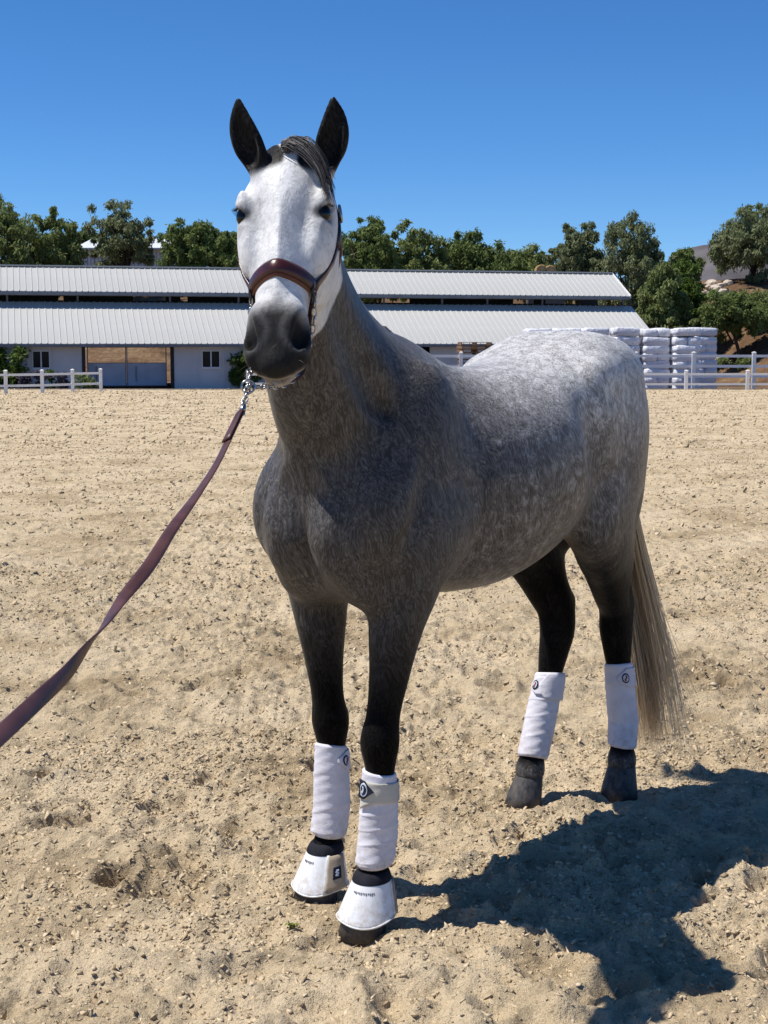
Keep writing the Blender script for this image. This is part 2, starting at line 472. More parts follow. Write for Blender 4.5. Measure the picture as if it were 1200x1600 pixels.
# muzzle: nostril wings, nostrils, lips, chin
hell(0.505, 0.044, -0.040, 0.066, 0.029, 0.034, 0.035, tw=(1, 0.10, -0.2))
hell(0.545, 0.048, -0.060, 0.040, 0.020, 0.032, 0.02)
hell(0.510, 0.060, -0.020, 0.046, 0.017, 0.030, 0.012, op='carve', tw=(1, -0.20, -0.25))
hell(0.533, 0.050, -0.034, 0.018, 0.014, 0.022, 0.012, op='carve')
hell(0.580, 0.0, -0.052, 0.034, 0.038, 0.036, 0.018)                           # upper lip
hell(0.580, 0.0, -0.092, 0.034, 0.035, 0.022, 0.008)                           # lower lip and chin
hell(0.625, 0.0, -0.082, 0.045, 0.050, 0.0035, 0.006, op='carve')              # mouth line
hell(0.585, 0.05, -0.082, 0.055, 0.020, 0.003, 0.006, op='carve')
# throat: joins jaw to neck
ell(hp(0.06, 0, -0.12), (0.08, 0.060, 0.07), HEAD_R, 0.04)
# ears
EARS = []
for sg, tip, base, face in ((-1, pix(371, 153, 3.47), pix(402, 256, 3.47), (-0.42, -0.9, 0.05)), (1, pix(520, 150, 3.47), pix(508, 256, 3.47), (0.10, -1, 0.05))):
    tip, base = to_h(tip), to_h(base)
    ax = tip - base; L = np.linalg.norm(ax); ax /= L
    fd = dir_h(face); fd = fd - ax * (fd @ ax); fd /= np.linalg.norm(fd)
    sd = np.cross(ax, fd)
    out = sg * HS                                              # ears curve out then back in
    rr_ = []
    for u, w, th in ((-0.30, .020, .026), (-0.10, .026, .028), (0.08, .032, .028), (0.28, .0375, .025), (0.48, .0355, .019), (0.68, .028, .013), (0.85, .017, .009), (0.985, .005, .006)):
        c = base + ax * u * L + out * 0.012 * math.sin(max(u, 0) * math.pi) - fd * 0.004
        rr_.append((*c, w, th, th))
    loft(rr_, sd, 0.012, 2.0, 36)
    ell(base + ax * 0.52 * L + fd * 0.016 + out * 0.010, (0.064, 0.023, 0.017), rot_from(ax, fd), 0.006, 'carve')
    ell(base + ax * 0.26 * L + fd * 0.014 + out * 0.007, (0.050, 0.026, 0.022), rot_from(ax, fd), 0.008, 'carve')
    EARS.append((base, ax, L, fd, sd))

# --- polygonise the field (surface nets on the graded grid)
def surface_nets(F, gx, gy, gz):
    ins = F < 0
    c = ins[:-1, :-1, :-1].astype(np.int8)
    cnt = sum(ins[i:ins.shape[0] - 1 + i, j:ins.shape[1] - 1 + j, k:ins.shape[2] - 1 + k].astype(np.int8) for i in (0, 1) for j in (0, 1) for k in (0, 1))
    act = (cnt > 0) & (cnt < 8)
    I, J, K = np.nonzero(act)
    vid = np.full(act.shape, -1, np.int32); vid[I, J, K] = np.arange(len(I))
    val = {}
    for i in (0, 1):
        for j in (0, 1):
            for k in (0, 1): val[i, j, k] = F[I + i, J + j, K + k].astype(np.float64)
    acc = np.zeros((len(I), 3)); n = np.zeros(len(I))
    for a in val:
        for ax in range(3):
            if a[ax] == 0:
                b = list(a); b[ax] = 1; b = tuple(b)
                fa, fb = val[a], val[b]
                m = (fa < 0) != (fb < 0)
                t = np.where(m, fa / np.where(m, fa - fb, 1), 0)
                pos = [np.full(len(I), float(a[q])) for q in range(3)]; pos[ax] = t
                for q in range(3): acc[:, q] += np.where(m, pos[q], 0)
                n += m
    acc /= n[:, None]
    V = np.stack([g[i].astype(np.float64) + acc[:, q] * (g[i + 1] - g[i]) for q, (g, i) in enumerate(((gx, I), (gy, J), (gz, K)))], 1)
    quads = []
    for ax in range(3):
        sl0 = [slice(None)] * 3; sl1 = [slice(None)] * 3
        sl0[ax] = slice(0, -1); sl1[ax] = slice(1, None)
        a, b = ins[tuple(sl0)], ins[tuple(sl1)]
        ch = a != b
        o1, o2 = [q for q in range(3) if q != ax]
        lim = [slice(None)] * 3; lim[o1] = slice(1, F.shape[o1] - 1); lim[o2] = slice(1, F.shape[o2] - 1)
        sub = np.zeros_like(ch); sub[tuple(lim)] = ch[tuple(lim)]
        p = np.array(np.nonzero(sub))
        def cid(d1, d2):
            q = p.copy(); q[o1] -= d1; q[o2] -= d2
            return vid[q[0], q[1], q[2]]
        qd = np.stack([cid(1, 1), cid(0, 1), cid(0, 0), cid(1, 0)], 1)
        fl = a[p[0], p[1], p[2]]
        if ax == 1: fl = ~fl
        qd[~fl] = qd[~fl][:, ::-1]
        quads.append(qd)
    Q = np.concatenate(quads); Q = Q[(Q >= 0).all(1)]
    return V, Q
V, Q = surface_nets(FLD, GX, GY, GZ)
def relax(V, Q, it=2, lam=0.5):
    e = np.concatenate([Q[:, [0, 1]], Q[:, [1, 2]], Q[:, [2, 3]], Q[:, [3, 0]]])
    for _ in range(it):
        for l in (lam, -lam * 1.04):
            acc = np.zeros_like(V); n = np.zeros(len(V))
            for a, b in ((0, 1), (1, 0)):
                for q in range(3): acc[:, q] += np.bincount(e[:, a], V[e[:, b], q], len(V))
                n += np.bincount(e[:, a], minlength=len(V))
            V = V + l * (acc / np.maximum(n, 1)[:, None] - V)
    return V
V = relax(V, Q, 4)
FLD = None
horse = empty("horse")
horse.matrix_world = HORSE_M
body_me = mesh_np("body", V, Q)
def sstep(a, b, x):
    t = np.clip((x - a) / (b - a), 0, 1)
    return t * t * (3 - 2 * t)
def head_coords(P):
    q = P - POLL
    return q @ HA / HK, q @ HS, q @ HN
ht, hs_, hn = head_coords(V)
inhead = (np.abs(hs_) < 0.15) & (hn > -0.30) & (ht < 0.72) & (hn < 0.08)
hq = ht - (-hn - 0.10) * 0.9
white = np.where(inhead, sstep(-0.03, 0.04, hq), 0)
# dark skin of the muzzle, round the eyes; pale lower lip
dark = np.where(inhead, sstep(0.405, 0.49, ht + 0.25 * np.maximum(hn + .03, -0.05) - 0.2 * np.abs(hs_) * (hn > -0.05)), 0)
EYES = [hp(0.175, sg * 0.0885, -0.044) for sg in (1, -1)]
for e in EYES:
    d = np.linalg.norm(V - e, axis=1)
    dark = np.maximum(dark, 0.97 * (1 - sstep(0.023, 0.034, d)))
    dark = np.maximum(dark, 0.30 * (1 - sstep(0.030, 0.075, d)))
pink = np.where(inhead, sstep(-0.074, -0.088, hn) * sstep(0.50, 0.55, ht), 0)
lipline = np.where(inhead, sstep(0.575, 0.600, ht) * sstep(-0.055, -0.075, hn), 0)
pink = np.maximum(pink, lipline * 0.7)
dark = dark * (1 - 0.75 * pink)
for sg in (1, -1):
    d = np.linalg.norm((V - hp(0.512, sg * 0.058, -0.026)) * 1.0, axis=1)
    dark = np.maximum(dark, 1 - sstep(0.024, 0.042, d))
    dark = dark * (1 - 0.07 * np.exp(-((d - 0.047) / 0.006) ** 2) * inhead)
ear = np.zeros(len(V)); earin = np.zeros(len(V))
for base, ax, L, fd, sd in EARS:
    q = V - base
    u = q @ ax / L; r = np.linalg.norm(q - np.outer(q @ ax, ax), axis=1)
    m = sstep(-0.22, 0.0, u) * (r < 0.065) * (u < 1.1)
    ear = np.maximum(ear, m)
    ef = (q @ fd)
    earin = np.maximum(earin, m * sstep(0.012, -0.004, ef) * (np.abs(q @ sd) < 0.034))
white = white * (1 - ear)
dark = np.maximum(dark, ear * 0.86)
# black points
x, y, z = V.T
fore_m = (x > 0.34) * sstep(0.98, 0.56, z)
hind_m = (x < -0.36) * sstep(1.12, 0.74, z)
belly = sstep(0.35, 0.30, x) * sstep(-0.42, -0.36, x)
legd = np.maximum(fore_m, hind_m) * (1 - belly)
dark = np.maximum(dark, legd)
# pale hair at the hind coronets
pale = (x < -0.4) * sstep(0.150, 0.125, z) * sstep(0.085, 0.10, z) * 0.6
dark = dark * (1 - pale)
sunlit_top = sstep(1.15, 1.50, z) * sstep(0.36, 0.0, x) * 0.62 + sstep(-0.05, 0.25, -x) * sstep(1.00, 1.35, z) * 0.16  # sunlight on the back and rump put into the coat as a paler tone
sunlit_top = np.clip(sunlit_top, 0, 1)
def blur(a, it):
    e = np.concatenate([Q[:, [0, 1]], Q[:, [1, 2]], Q[:, [2, 3]], Q[:, [3, 0]]])
    n = np.bincount(e[:, 0], minlength=len(V)) + np.bincount(e[:, 1], minlength=len(V))
    for _ in range(it):
        a = 0.4 * a + 0.6 * (np.bincount(e[:, 0], a[e[:, 1]], len(V)) + np.bincount(e[:, 1], a[e[:, 0]], len(V))) / np.maximum(n, 1)
    return a
white, dark, pink, sunlit_top = blur(white, 5), blur(dark, 2), blur(pink, 2), blur(sunlit_top, 2)
att = body_me.color_attributes.new('zone', 'FLOAT_COLOR', 'POINT')
att.data.foreach_set('color', np.stack([white, dark, pink, sunlit_top], 1).astype(np.float32).ravel())

def coat_material():
    t = NT("horse_coat", 0.45, 0.16)
    at = t.n('ShaderNodeAttribute', attribute_name='zone')
    sp = t.n('ShaderNodeSeparateColor'); t.l(at.outputs['Color'], sp.inputs[0])
    R, G, B, A = sp.outputs[0], sp.outputs[1], sp.outputs[2], at.outputs['Alpha']
    tc = t.n('ShaderNodeTexCoord'); obj = tc.outputs['Object']
    # hair runs down and back
    mp = t.n('ShaderNodeMapping'); mp.inputs['Rotation'].default_value = (0, math.radians(-18), 0); t.l(obj, mp.inputs[0])
    mp2 = t.n('ShaderNodeMapping'); mp2.inputs['Scale'].default_value = (1, 1, 0.24); t.l(mp.outputs[0], mp2.inputs[0])
    warp = t.noise(obj, 9, 2)
    wv = t.n('ShaderNodeVectorMath', operation='SCALE', i_Scale=0.06)
    cc = t.n('ShaderNodeTexNoise', i_Scale=9.0, i_Detail=2.0); t.l(obj, cc.inputs['Vector']); t.l(cc.outputs[1], wv.inputs[0])
    av = t.n('ShaderNodeVectorMath', operation='ADD'); t.l(mp2.outputs[0], av.inputs[0]); t.l(wv.outputs[0], av.inputs[1])
    hair = t.noise(av.outputs[0], 210, 4, 0.6)
    hairc = t.noise(av.outputs[0], 70, 4, 0.6)
    # dapples
    avd = t.n('ShaderNodeVectorMath', operation='ADD'); t.l(obj, avd.inputs[0]); t.l(wv.outputs[0], avd.inputs[1])
    vo = t.n('ShaderNodeTexVoronoi', feature='SMOOTH_F1', i_Scale=29.0, i_Smoothness=0.5); t.l(avd.outputs[0], vo.inputs['Vector'])
    vo2 = t.n('ShaderNodeTexVoronoi', feature='SMOOTH_F1', i_Scale=52.0, i_Smoothness=0.7); t.l(avd.outputs[0], vo2.inputs['Vector'])
    dap = t.math('ADD', t.math('MULTIPLY', t.ramp(vo.outputs[0], [(0.05, 1.0), (0.65, 0.0)]), 0.6), t.math('MULTIPLY', t.ramp(vo2.outputs[0], [(0.05, 1.0), (0.65, 0.0)]), 0.4))
    nk = t.n('ShaderNodeSeparateXYZ'); t.l(obj, nk.inputs[0])
    dap = t.math('MULTIPLY', dap, t.ramp(t.math('MULTIPLY', t.math('ADD', nk.outputs[0], 1.0), 0.5), [(0.62, 1.0), (0.76, 0.25)]))
    big = t.noise(obj, 4.5, 3)
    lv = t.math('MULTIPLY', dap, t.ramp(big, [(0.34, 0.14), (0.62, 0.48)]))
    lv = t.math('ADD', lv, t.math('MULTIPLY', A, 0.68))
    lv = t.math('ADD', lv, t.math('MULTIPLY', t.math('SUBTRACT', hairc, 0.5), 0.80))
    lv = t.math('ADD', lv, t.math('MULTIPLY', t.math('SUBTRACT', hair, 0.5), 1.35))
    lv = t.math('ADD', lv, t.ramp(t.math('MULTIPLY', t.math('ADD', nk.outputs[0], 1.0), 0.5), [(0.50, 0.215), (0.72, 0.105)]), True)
    base = t.ramp(lv, [(0.0, (0.038, 0.034, 0.032)), (0.35, (0.125, 0.114, 0.107)), (0.7, (0.31, 0.297, 0.287)), (1.0, (0.60, 0.59, 0.58))])
    # face
    fl = t.noise(obj, 60, 5, 0.65)
    fk = t.ramp(t.noise(obj, 14, 4), [(0.45, 0.0), (0.75, 0.35)])
    facec = t.mix(t.math('ADD', t.ramp(fl, [(0.50, 0.0), (0.78, 0.55)]), fk, True), (0.74, 0.73, 0.72), (0.27, 0.27, 0.29))
    col = t.mix(t.ramp(t.math('ADD', R, t.math('MULTIPLY', t.math('SUBTRACT', hairc, 0.5), 0.5)), [(0.25, 0.0), (0.75, 1.0)]), base, facec)
    blk = t.mix(t.ramp(hair, [(0.45, 0.0), (0.75, 0.5)]), (0.0025, 0.0023, 0.0023), (0.016, 0.0140, 0.0130))
    g2 = t.math('ADD', G, t.math('MULTIPLY', t.math('MULTIPLY', t.math('SUBTRACT', hairc, 0.5), 0.9), t.math('MULTIPLY', t.math('SUBTRACT', 1.0, G), 1.0)), True)
    col = t.mix(t.math('MULTIPLY', g2, 0.97), col, blk)
    col = t.mix(t.math('MULTIPLY', B, t.ramp(t.noise(obj, 45, 4), [(0.35, 0.3), (0.6, 0.9)])), col, (0.27, 0.19, 0.13))
    t.color(col)
    t.b.inputs['Sheen Weight'].default_value = 0.05
    t.b.inputs['Sheen Roughness'].default_value = 0.4
    t.l(t.math('MULTIPLY', t.math('SUBTRACT', 1.0, t.math('MULTIPLY', G, 0.88)), 0.20), t.b.inputs['Specular IOR Level'])
    b1 = t.bump(hairc, 0.32, 0.009)
    t.bump(hair, 0.35, 0.002, b1)
    return t.m
COAT = coat_material()
body = link("body", body_me, COAT, horse, True)
tag(body, "dappled grey coat, white face, dark muzzle and black legs")
from mathutils.bvhtree import BVHTree
BVH = BVHTree.FromPolygons([tuple(v) for v in V], [tuple(int(i) for i in q) for q in Q])

# eyes
def uv_sphere(c, r, axes=None, nu=20, nv=12):
    mb = MB(); rings = []
    for i in range(1, nv):
        a = math.pi * i / nv
        ring = []
        for k in range(nu):
            b = 2 * math.pi * k / nu
            v = np.array([math.sin(a) * math.cos(b), math.sin(a) * math.sin(b), math.cos(a)]) * r
            if axes is not None: v = v @ axes
            ring.append(Vector(c + v))
        rings.append(ring)
    return mb.rings(rings)
t_eye = NT("horse_eye", 0.09, 0.35); t_eye.color((0.003, 0.0025, 0.0025))
for sg, e in zip((1, -1), EYES):
    uv_sphere(e, 1.0, HEAD_R * np.array([0.0245, 0.0215, 0.0225])[:, None]).build("eye", t_eye.m, horse, True)

# hooves
HOOF = NT("hoof_horn", 0.55, 0.3)
hv = HOOF.coords((1, 1, 0.25)); hv2 = HOOF.coords((0.3, 0.3, 1))
HOOF.color(HOOF.mix(HOOF.ramp(HOOF.noise(HOOF.coords(), 22, 5), [(0.45, 0.0), (0.75, 0.8)]), HOOF.ramp(HOOF.noise(hv, 90, 4), [(0.3, (0.018, 0.018, 0.02)), (0.7, (0.075, 0.073, 0.075))]), (0.16, 0.13, 0.10)))
HOOF.bump(HOOF.noise(hv2, 70, 3), 0.3, 0.003)
def hoof(x, y, scale=1.0, turn=0.0):
    prof = [(0.100, 0.046, 0.043, 0.000), (0.094, 0.051, 0.048, 0.000), (0.070, 0.055, 0.053, 0.010), (0.035, 0.061, 0.060, 0.022), (-0.012, 0.069, 0.067, 0.036)]
    rings = []
    c, s = math.cos(turn), math.sin(turn)
    for z_, rx, ry, off in prof:
        ring = []
        for k in range(28):
            a = 2 * math.pi * k / 28
            px, py = math.cos(a) * rx, math.sin(a) * ry
            if px < 0: px *= 0.80; py *= 1.0 - 0.10 * (-px / rx)
            px += off
            ring.append(Vector((x + (px * c - py * s) * scale, y + (px * s + py * c) * scale, z_ * scale)))
        rings.append(ring)
    o = MB().rings(rings).build("hoof", HOOF.m, horse, True)
    return o
HOOF_AT = {}
for nm, L, tn in (('LF', LEG_LF, 0.05), ('RF', LEG_RF, -0.05), ('LH', LEG_LH, 0.22), ('RH', LEG_RH, -0.12)):
    hx_, hy_ = L[-2][0] - 0.002, L[-2][1]
    HOOF_AT[nm] = (hx_, hy_)
    hoof(hx_, hy_, 1.0, tn)

# hair strands
def strands_mesh(name, paths, widths, tones, tris=3):
    """paths: list of (n,3) arrays; thin three-sided tapering hairs."""
    vs, fs, tn, o = [], [], [], 0
    for P, w, tone in zip(paths, widths, tones):
        n = len(P)
        T = np.gradient(P, axis=0); T /= (np.linalg.norm(T, axis=1)[:, None] + 1e-9)
        A = np.array([0.31, 0.77, 0.55]); U = np.cross(T, A); U /= (np.linalg.norm(U, axis=1)[:, None] + 1e-9); W = np.cross(T, U)
        rad = w * (1 - 0.85 * np.linspace(0, 1, n) ** 2)
        ring = [P + (U * math.cos(2 * math.pi * k / tris) + W * math.sin(2 * math.pi * k / tris)) * rad[:, None] for k in range(tris)]
        vs.append(np.stack(ring, 1).reshape(-1, 3))
        i = np.arange(n - 1)[:, None] * tris
        for k in range(tris):
            l = (k + 1) % tris
            fs.append(np.concatenate([i + k, i + l, i + tris + l, i + tris + k], 1) + o)
        tn.append(np.repeat(tone, n * tris)); o += n * tris
    me = mesh_np(name, np.concatenate(vs), np.concatenate(fs))
    a = me.color_attributes.new('tone', 'FLOAT_COLOR', 'POINT')
    tn = np.concatenate(tn)
    a.data.foreach_set('color', np.stack([tn, tn, tn, np.ones_like(tn)], 1).astype(np.float32).ravel())
    return me
def hair_mat(name, stops, trans=0.0):
    t = NT(name, 0.42, 0.35)
    at = t.n('ShaderNodeAttribute', attribute_name='tone')
    c = t.ramp(at.outputs['Fac'], stops)
    t.color(c)
    if trans:
        tr = t.n('ShaderNodeBsdfTranslucent'); t.l(c, tr.inputs[0])
        mx_ = t.n('ShaderNodeMixShader', i_0=trans)
        t.l(t.b.outputs[0], mx_.inputs[1]); t.l(tr.outputs[0], mx_.inputs[2]); t.l(mx_.outputs[0], t.t.nodes['Material Output'].inputs[0])
    return t.m
def spline(pts, n):
    pts = np.array(pts, float)
    d = np.concatenate([[0], np.cumsum(np.linalg.norm(np.diff(pts, axis=0), axis=1))])
    return hermite(np.linspace(0, d[-1], n), d, pts)
# tail
guide = spline([(-0.905, 0.0, 1.47), (-0.955, 0.0, 1.40), (-0.985, 0.01, 1.20), (-1.045, 0.006, 0.92), (-1.120, 0.018, 0.62), (-1.155, 0.036, 0.36), (-1.170, 0.046, 0.10)], 22)
right = np.array([-0.6, 0.8, 0.0]); deep = np.array([-0.8, -0.6, 0])
paths, wd, tones = [], [], []
for i in range(1500):
    u = np.linspace(0, 1, 22)
    end = RNG.normal(0, 0.35, 2); L = np.clip(RNG.normal(0.93, 0.06), 0.55, 1.02)
    start = RNG.uniform(0, 0.12)
    uu = start + (L - start) * u
    f = uu * 21; a = np.minimum(f.astype(int), 20); w = (f - a)[:, None]
    P = guide[a] * (1 - w) + guide[a + 1] * w
    cl = RNG.integers(0, 26); crng = np.random.default_rng(cl)
    cx, cy = crng.normal(0, 1, 2)
    spread = 0.012 + 0.118 * np.clip(uu, 0, 1) ** 1.1
    P = P + np.outer(spread * (cx * 0.36 + end[0] * 0.40), right) + np.outer(spread * (cy * 0.36 + end[1] * 0.4), deep)
    fly = np.clip(uu - 0.45, 0, 1) ** 1.6
    k = abs(RNG.normal(0, 0.075)) if RNG.random() < 0.84 else abs(RNG.normal(0, 0.20))
    P = P + np.outer(fly * k, right) + np.outer(np.sin(uu * 9 + cl) * 0.006 * uu, right)
    paths.append(P); wd.append(RNG.uniform(0.0012, 0.0021))
    tones.append(np.clip(0.5 + 0.25 * crng.normal() + 0.2 * RNG.normal(), 0, 1))
tail = link("tail", strands_mesh("tail", paths, wd, tones), hair_mat("tail_hair", [(0.0, (0.66, 0.52, 0.35)), (0.3, (0.92, 0.78, 0.56)), (1.0, (1.0, 0.91, 0.72))], 0.5), horse)
tag(tail, "long blond tail blowing out to one side")
# mane on the far side of the crest
paths, wd, tones = [], [], []
nr = np.array(NECK)
cl_ = []
for r, sd in zip(nr[2:], nside[2:]):
    cl_.append(r[:3])
AX = spline([r[:3] for r in nr[2:]] + [hp(0.0, 0, -0.02)], 60)
TX = np.gradient(AX, axis=0); TX /= np.linalg.norm(TX, axis=1)[:, None]
def crest(u):
    i = min(int(u * 59), 58); f = u * 59 - i
    p = AX[i] * (1 - f) + AX[i + 1] * f; T = TX[i]
    S = np.array([-0.5 * u, 1, 0]); S -= T * (S @ T); S /= np.linalg.norm(S); U = np.cross(T, S)
    h = BVH.ray_cast(Vector(p + U * 0.6), Vector(-U), 0.6)
    return (np.array(h[0]) if h[0] is not None else p + U * 0.15), T, S, U
CR = [crest(u) for u in np.linspace(0.10, 0.995, 90)]
for i in range(1500):
    ci_ = RNG.integers(0, 90); c = CR[ci_]
    u = RNG.random()
    tuft = math.sin(c[0][0] * 95) * 0.5 + 0.5
    L = 0.10 + 0.07 * RNG.random(); lift = (0.026 + 0.030 * min(1.0, ci_ / 35)) + 0.020 * RNG.random() * tuft
    p0 = c[0] + c[1] * RNG.normal(0, 0.006) - c[3] * 0.003 + c[2] * RNG.normal(0.002, 0.006)
    nv = 8; tt_ = np.linspace(0, 1, nv)[:, None]
    P = p0 + c[3] * (lift * np.sin(np.minimum(tt_ * 3.2, 2.9)) - 0.05 * tt_ ** 2) - c[2] * (0.095 * tt_ ** 1.3 * (L / .13)) - np.array([0, 0, 1]) * (L * tt_ ** 1.8) + c[1] * tt_ * RNG.normal(0, 0.02)
    paths.append(P); wd.append(RNG.uniform(0.0009, 0.0018)); tones.append(np.clip(RNG.normal(0.35, 0.25), 0, 1))
MANE_M = hair_mat("mane_hair", [(0.0, (0.012, 0.011, 0.012)), (0.6, (0.06, 0.055, 0.055)), (1.0, (0.22, 0.20, 0.19))])
tag(link("mane", strands_mesh("mane", paths, wd, tones), MANE_M, horse), "dark mane falling on the far side of the crest")
# forelock swept to the horse's left
paths, wd, tones = [], [], []
for i in range(230):
    a, b = RNG.normal(0, 1.25, 2); a = np.clip(a, -1.7, 1.7) * 0.75; b = np.clip(b, -2.0, 2.0)
    sag = RNG.normal(0, 1)
    root = hp(0.004 + 0.010 * b, 0.008 + 0.012 * a, -0.004)
    top = hp(-0.010 + 0.009 * b + 0.008 * abs(a), 0.016 + 0.013 * a, 0.006 + 0.005 * b)
    mid1 = hp(0.014 + 0.008 * b - 0.006 * a, 0.046 + 0.009 * a, 0.013 + 0.004 * sag)
    mid2 = hp(0.062 + 0.008 * b - 0.008 * a, 0.083 + 0.007 * a, 0.014 + 0.004 * sag)
    end = hp(0.135 + 0.022 * b, 0.112 + 0.008 * a, -0.014 + 0.006 * sag)
    pp = [root, top, mid1, mid2, end]
    if RNG.random() < 0.15: pp = pp[:4]
    paths.append(spline(pp, 14)); wd.append(RNG.uniform(0.0006, 0.0012)); tones.append(np.clip(RNG.normal(0.4, 0.3), 0, 1))
tag(link("forelock", strands_mesh("forelock", paths, wd, tones), MANE_M, horse), "dark forelock swept across the forehead")
paths, wd, tones = [], [], []
for sg in (1, -1):
    for k in range(18):
        f = k / 17
        p0 = hp(0.154 + 0.012 * abs(f - .5), sg * (0.099 + 0.010 * math.sin(f * 3.14)), -0.026 - 0.040 * f)
        paths.append(spline([p0, p0 + HS * sg * 0.008 + HN * 0.004 + HA * 0.003, p0 + HS * sg * 0.013 + HN * 0.007 + HA * 0.003], 5)); wd.append(0.0006); tones.append(0.1)
tag(link("eyelashes", strands_mesh("eyelashes", paths, wd, tones), MANE_M, horse), "dark lashes", kind="stuff")
paths, wd, tones = [], [], []
for k in range(46):
    sg = 1 if k % 2 else -1
    c = hp(RNG.uniform(0.52, 0.60), sg * RNG.uniform(0.0, 0.055), -0.06 - RNG.uniform(0, 0.05))
    d = HA * RNG.uniform(0.3, 1) + HS * sg * RNG.uniform(0.2, 1) + HN * RNG.uniform(-0.3, 0.6); d /= np.linalg.norm(d)
    h = BVH.ray_cast(Vector(c + d * 0.12), Vector(-d), 0.14)
    if h[0] is None: continue
    p0 = np.array(h[0]); L = RNG.uniform(0.015, 0.035)
    paths.append(spline([p0, p0 + d * L * .5 + HA * .002, p0 + d * L + HA * .008], 5)); wd.append(0.00035); tones.append(RNG.uniform(0.2, 1))
tag(link("whiskers", strands_mesh("whiskers", paths, wd, tones), MANE_M, horse), "fine whiskers", kind="stuff")
tag(horse, "dappled grey horse with a white face and wrapped legs standing on the sand", "horse")
# ------------------------------------------------------------------ tack worn by the horse (built in the horse's frame)
LEATHER = NT("oxblood_leather", 0.30, 0.5)
lv_ = LEATHER.coords()
LEATHER.color(LEATHER.ramp(LEATHER.noise(lv_, 25, 5), [(0.3, (0.028, 0.007, 0.006)), (0.7, (0.075, 0.016, 0.013))]))
LEATHER.bump(LEATHER.noise(lv_, 420, 3), 0.25, 0.0015)
LINING = simple_mat("brown_leather_lining", (0.13, 0.045, 0.022), 0.5, 0.3, 0.25, 40, 0.2, 300, 0.001)
STEEL = simple_mat("tarnished_steel", (0.42, 0.41, 0.40), 0.28, 0.5, 0.3, 60, metal=1.0)
DARKM = simple_mat("blackened_metal", (0.05, 0.05, 0.055), 0.35, 0.5, 0.3, 60, metal=0.8)

def v3(a): return Vector((float(a[0]), float(a[1]), float(a[2])))
def strap(pts, nrm, width, thick, closed=False, curve=0.0):
    """A flat strap: pts along it, nrm = its outward faces. Rounded oblong section."""
    pts = [v3(p) for p in pts]; m = len(pts)
    ws = width if isinstance(width, (list, tuple)) else [width] * m
    rings = []
    for i in range(m):
        t = (pts[(i + 1) % m] - pts[i - 1]) if closed else (pts[min(i + 1, m - 1)] - pts[max(i - 1, 0)])
        t.normalize()
        n = v3(nrm[i]); n = (n - t * n.dot(t)).normalized(); b = t.cross(n)
        w = ws[i] / 2
        sec = [(-1, -.35), (-.9, .5), (-.45, 1 + curve), (.45, 1 + curve), (.9, .5), (1, -.35), (.85, -1), (-.85, -1)]
        rings.append([pts[i] + b * (x_ * w) + n * (y_ * thick / 2) for x_, y_ in sec])
    return MB().rings(rings, closed)
def on_ring(t, ang, nc=-0.06, off=0.004, tilt=0.0):
    """Point on the head's surface, looking in from outside at a height t along the face."""
    c = hp(t, 0, nc)
    d = HN * math.cos(ang) + HS * math.sin(ang) + HA * tilt * (1 - math.cos(ang))
    d = d / np.linalg.norm(d)
    h = BVH.ray_cast(v3(c + d * 0.35), v3(-d), 0.35)
    p = np.array(h[0]) if h[0] is not None else c + d * 0.07
    return p + d * off, d
def side_point(t, n, sg, off=0.004):
    d = HS * sg
    h = BVH.ray_cast(v3(hp(t, sg * 0.3, n)), v3(-d), 0.3)
    p = np.array(h[0]) if h[0] is not None else hp(t, sg * 0.08, n)
    nn = np.array(h[1]) if h[0] is not None else d
    if nn @ d < 0.2: nn = d
    return p + nn * off, nn
def smooth_path(P, it=3):
    P = [np.array(p) for p in P]
    for _ in range(it):
        P = [P[0]] + [(P[i - 1] + 2 * P[i] + P[i + 1]) / 4 for i in range(1, len(P) - 1)] + [P[-1]]
    return P

halter = empty("halter"); halter.matrix_world = HORSE_M
tag(halter, "dark red leather halter buckled on the white face", "halter")
NB_T, NB_N = 0.352, -0.055
angs = np.linspace(-1.80, 1.80, 41)
np_, nn_ = zip(*[on_ring(NB_T, a, NB_N, 0.0085, 0.03) for a in angs])
np_ = smooth_path(np_, 2)
strap(np_, nn_, 0.036, 0.009, curve=0.25).build("noseband", LEATHER.m, halter, True)
np2, nn2 = zip(*[on_ring(NB_T + 0.003, a, NB_N, 0.0035, 0.03) for a in angs])
tag(strap(smooth_path(np2, 2), nn2, 0.046, 0.006).build("noseband_lining", LINING, halter, True), "lighter brown padding showing along the edge of the noseband")
ends = {1: (np_[-1], nn_[-1]), -1: (np_[0], nn_[0])}
def torus(c, axis, R, r, n=20, m=8, sx=1.0, long=None):
    axis = v3(axis).normalized(); c = v3(c)
    if long is None:
        u = axis.cross(Vector((0.3, 0.2, 0.93))).normalized()
    else:
        u = v3(long); u = (u - axis * u.dot(axis)).normalized()
    w = axis.cross(u)
    return MB().tube([c + u * (math.cos(2 * math.pi * k / n) * R * sx) + w * (math.sin(2 * math.pi * k / n) * R) for k in range(n)], r, m, True)
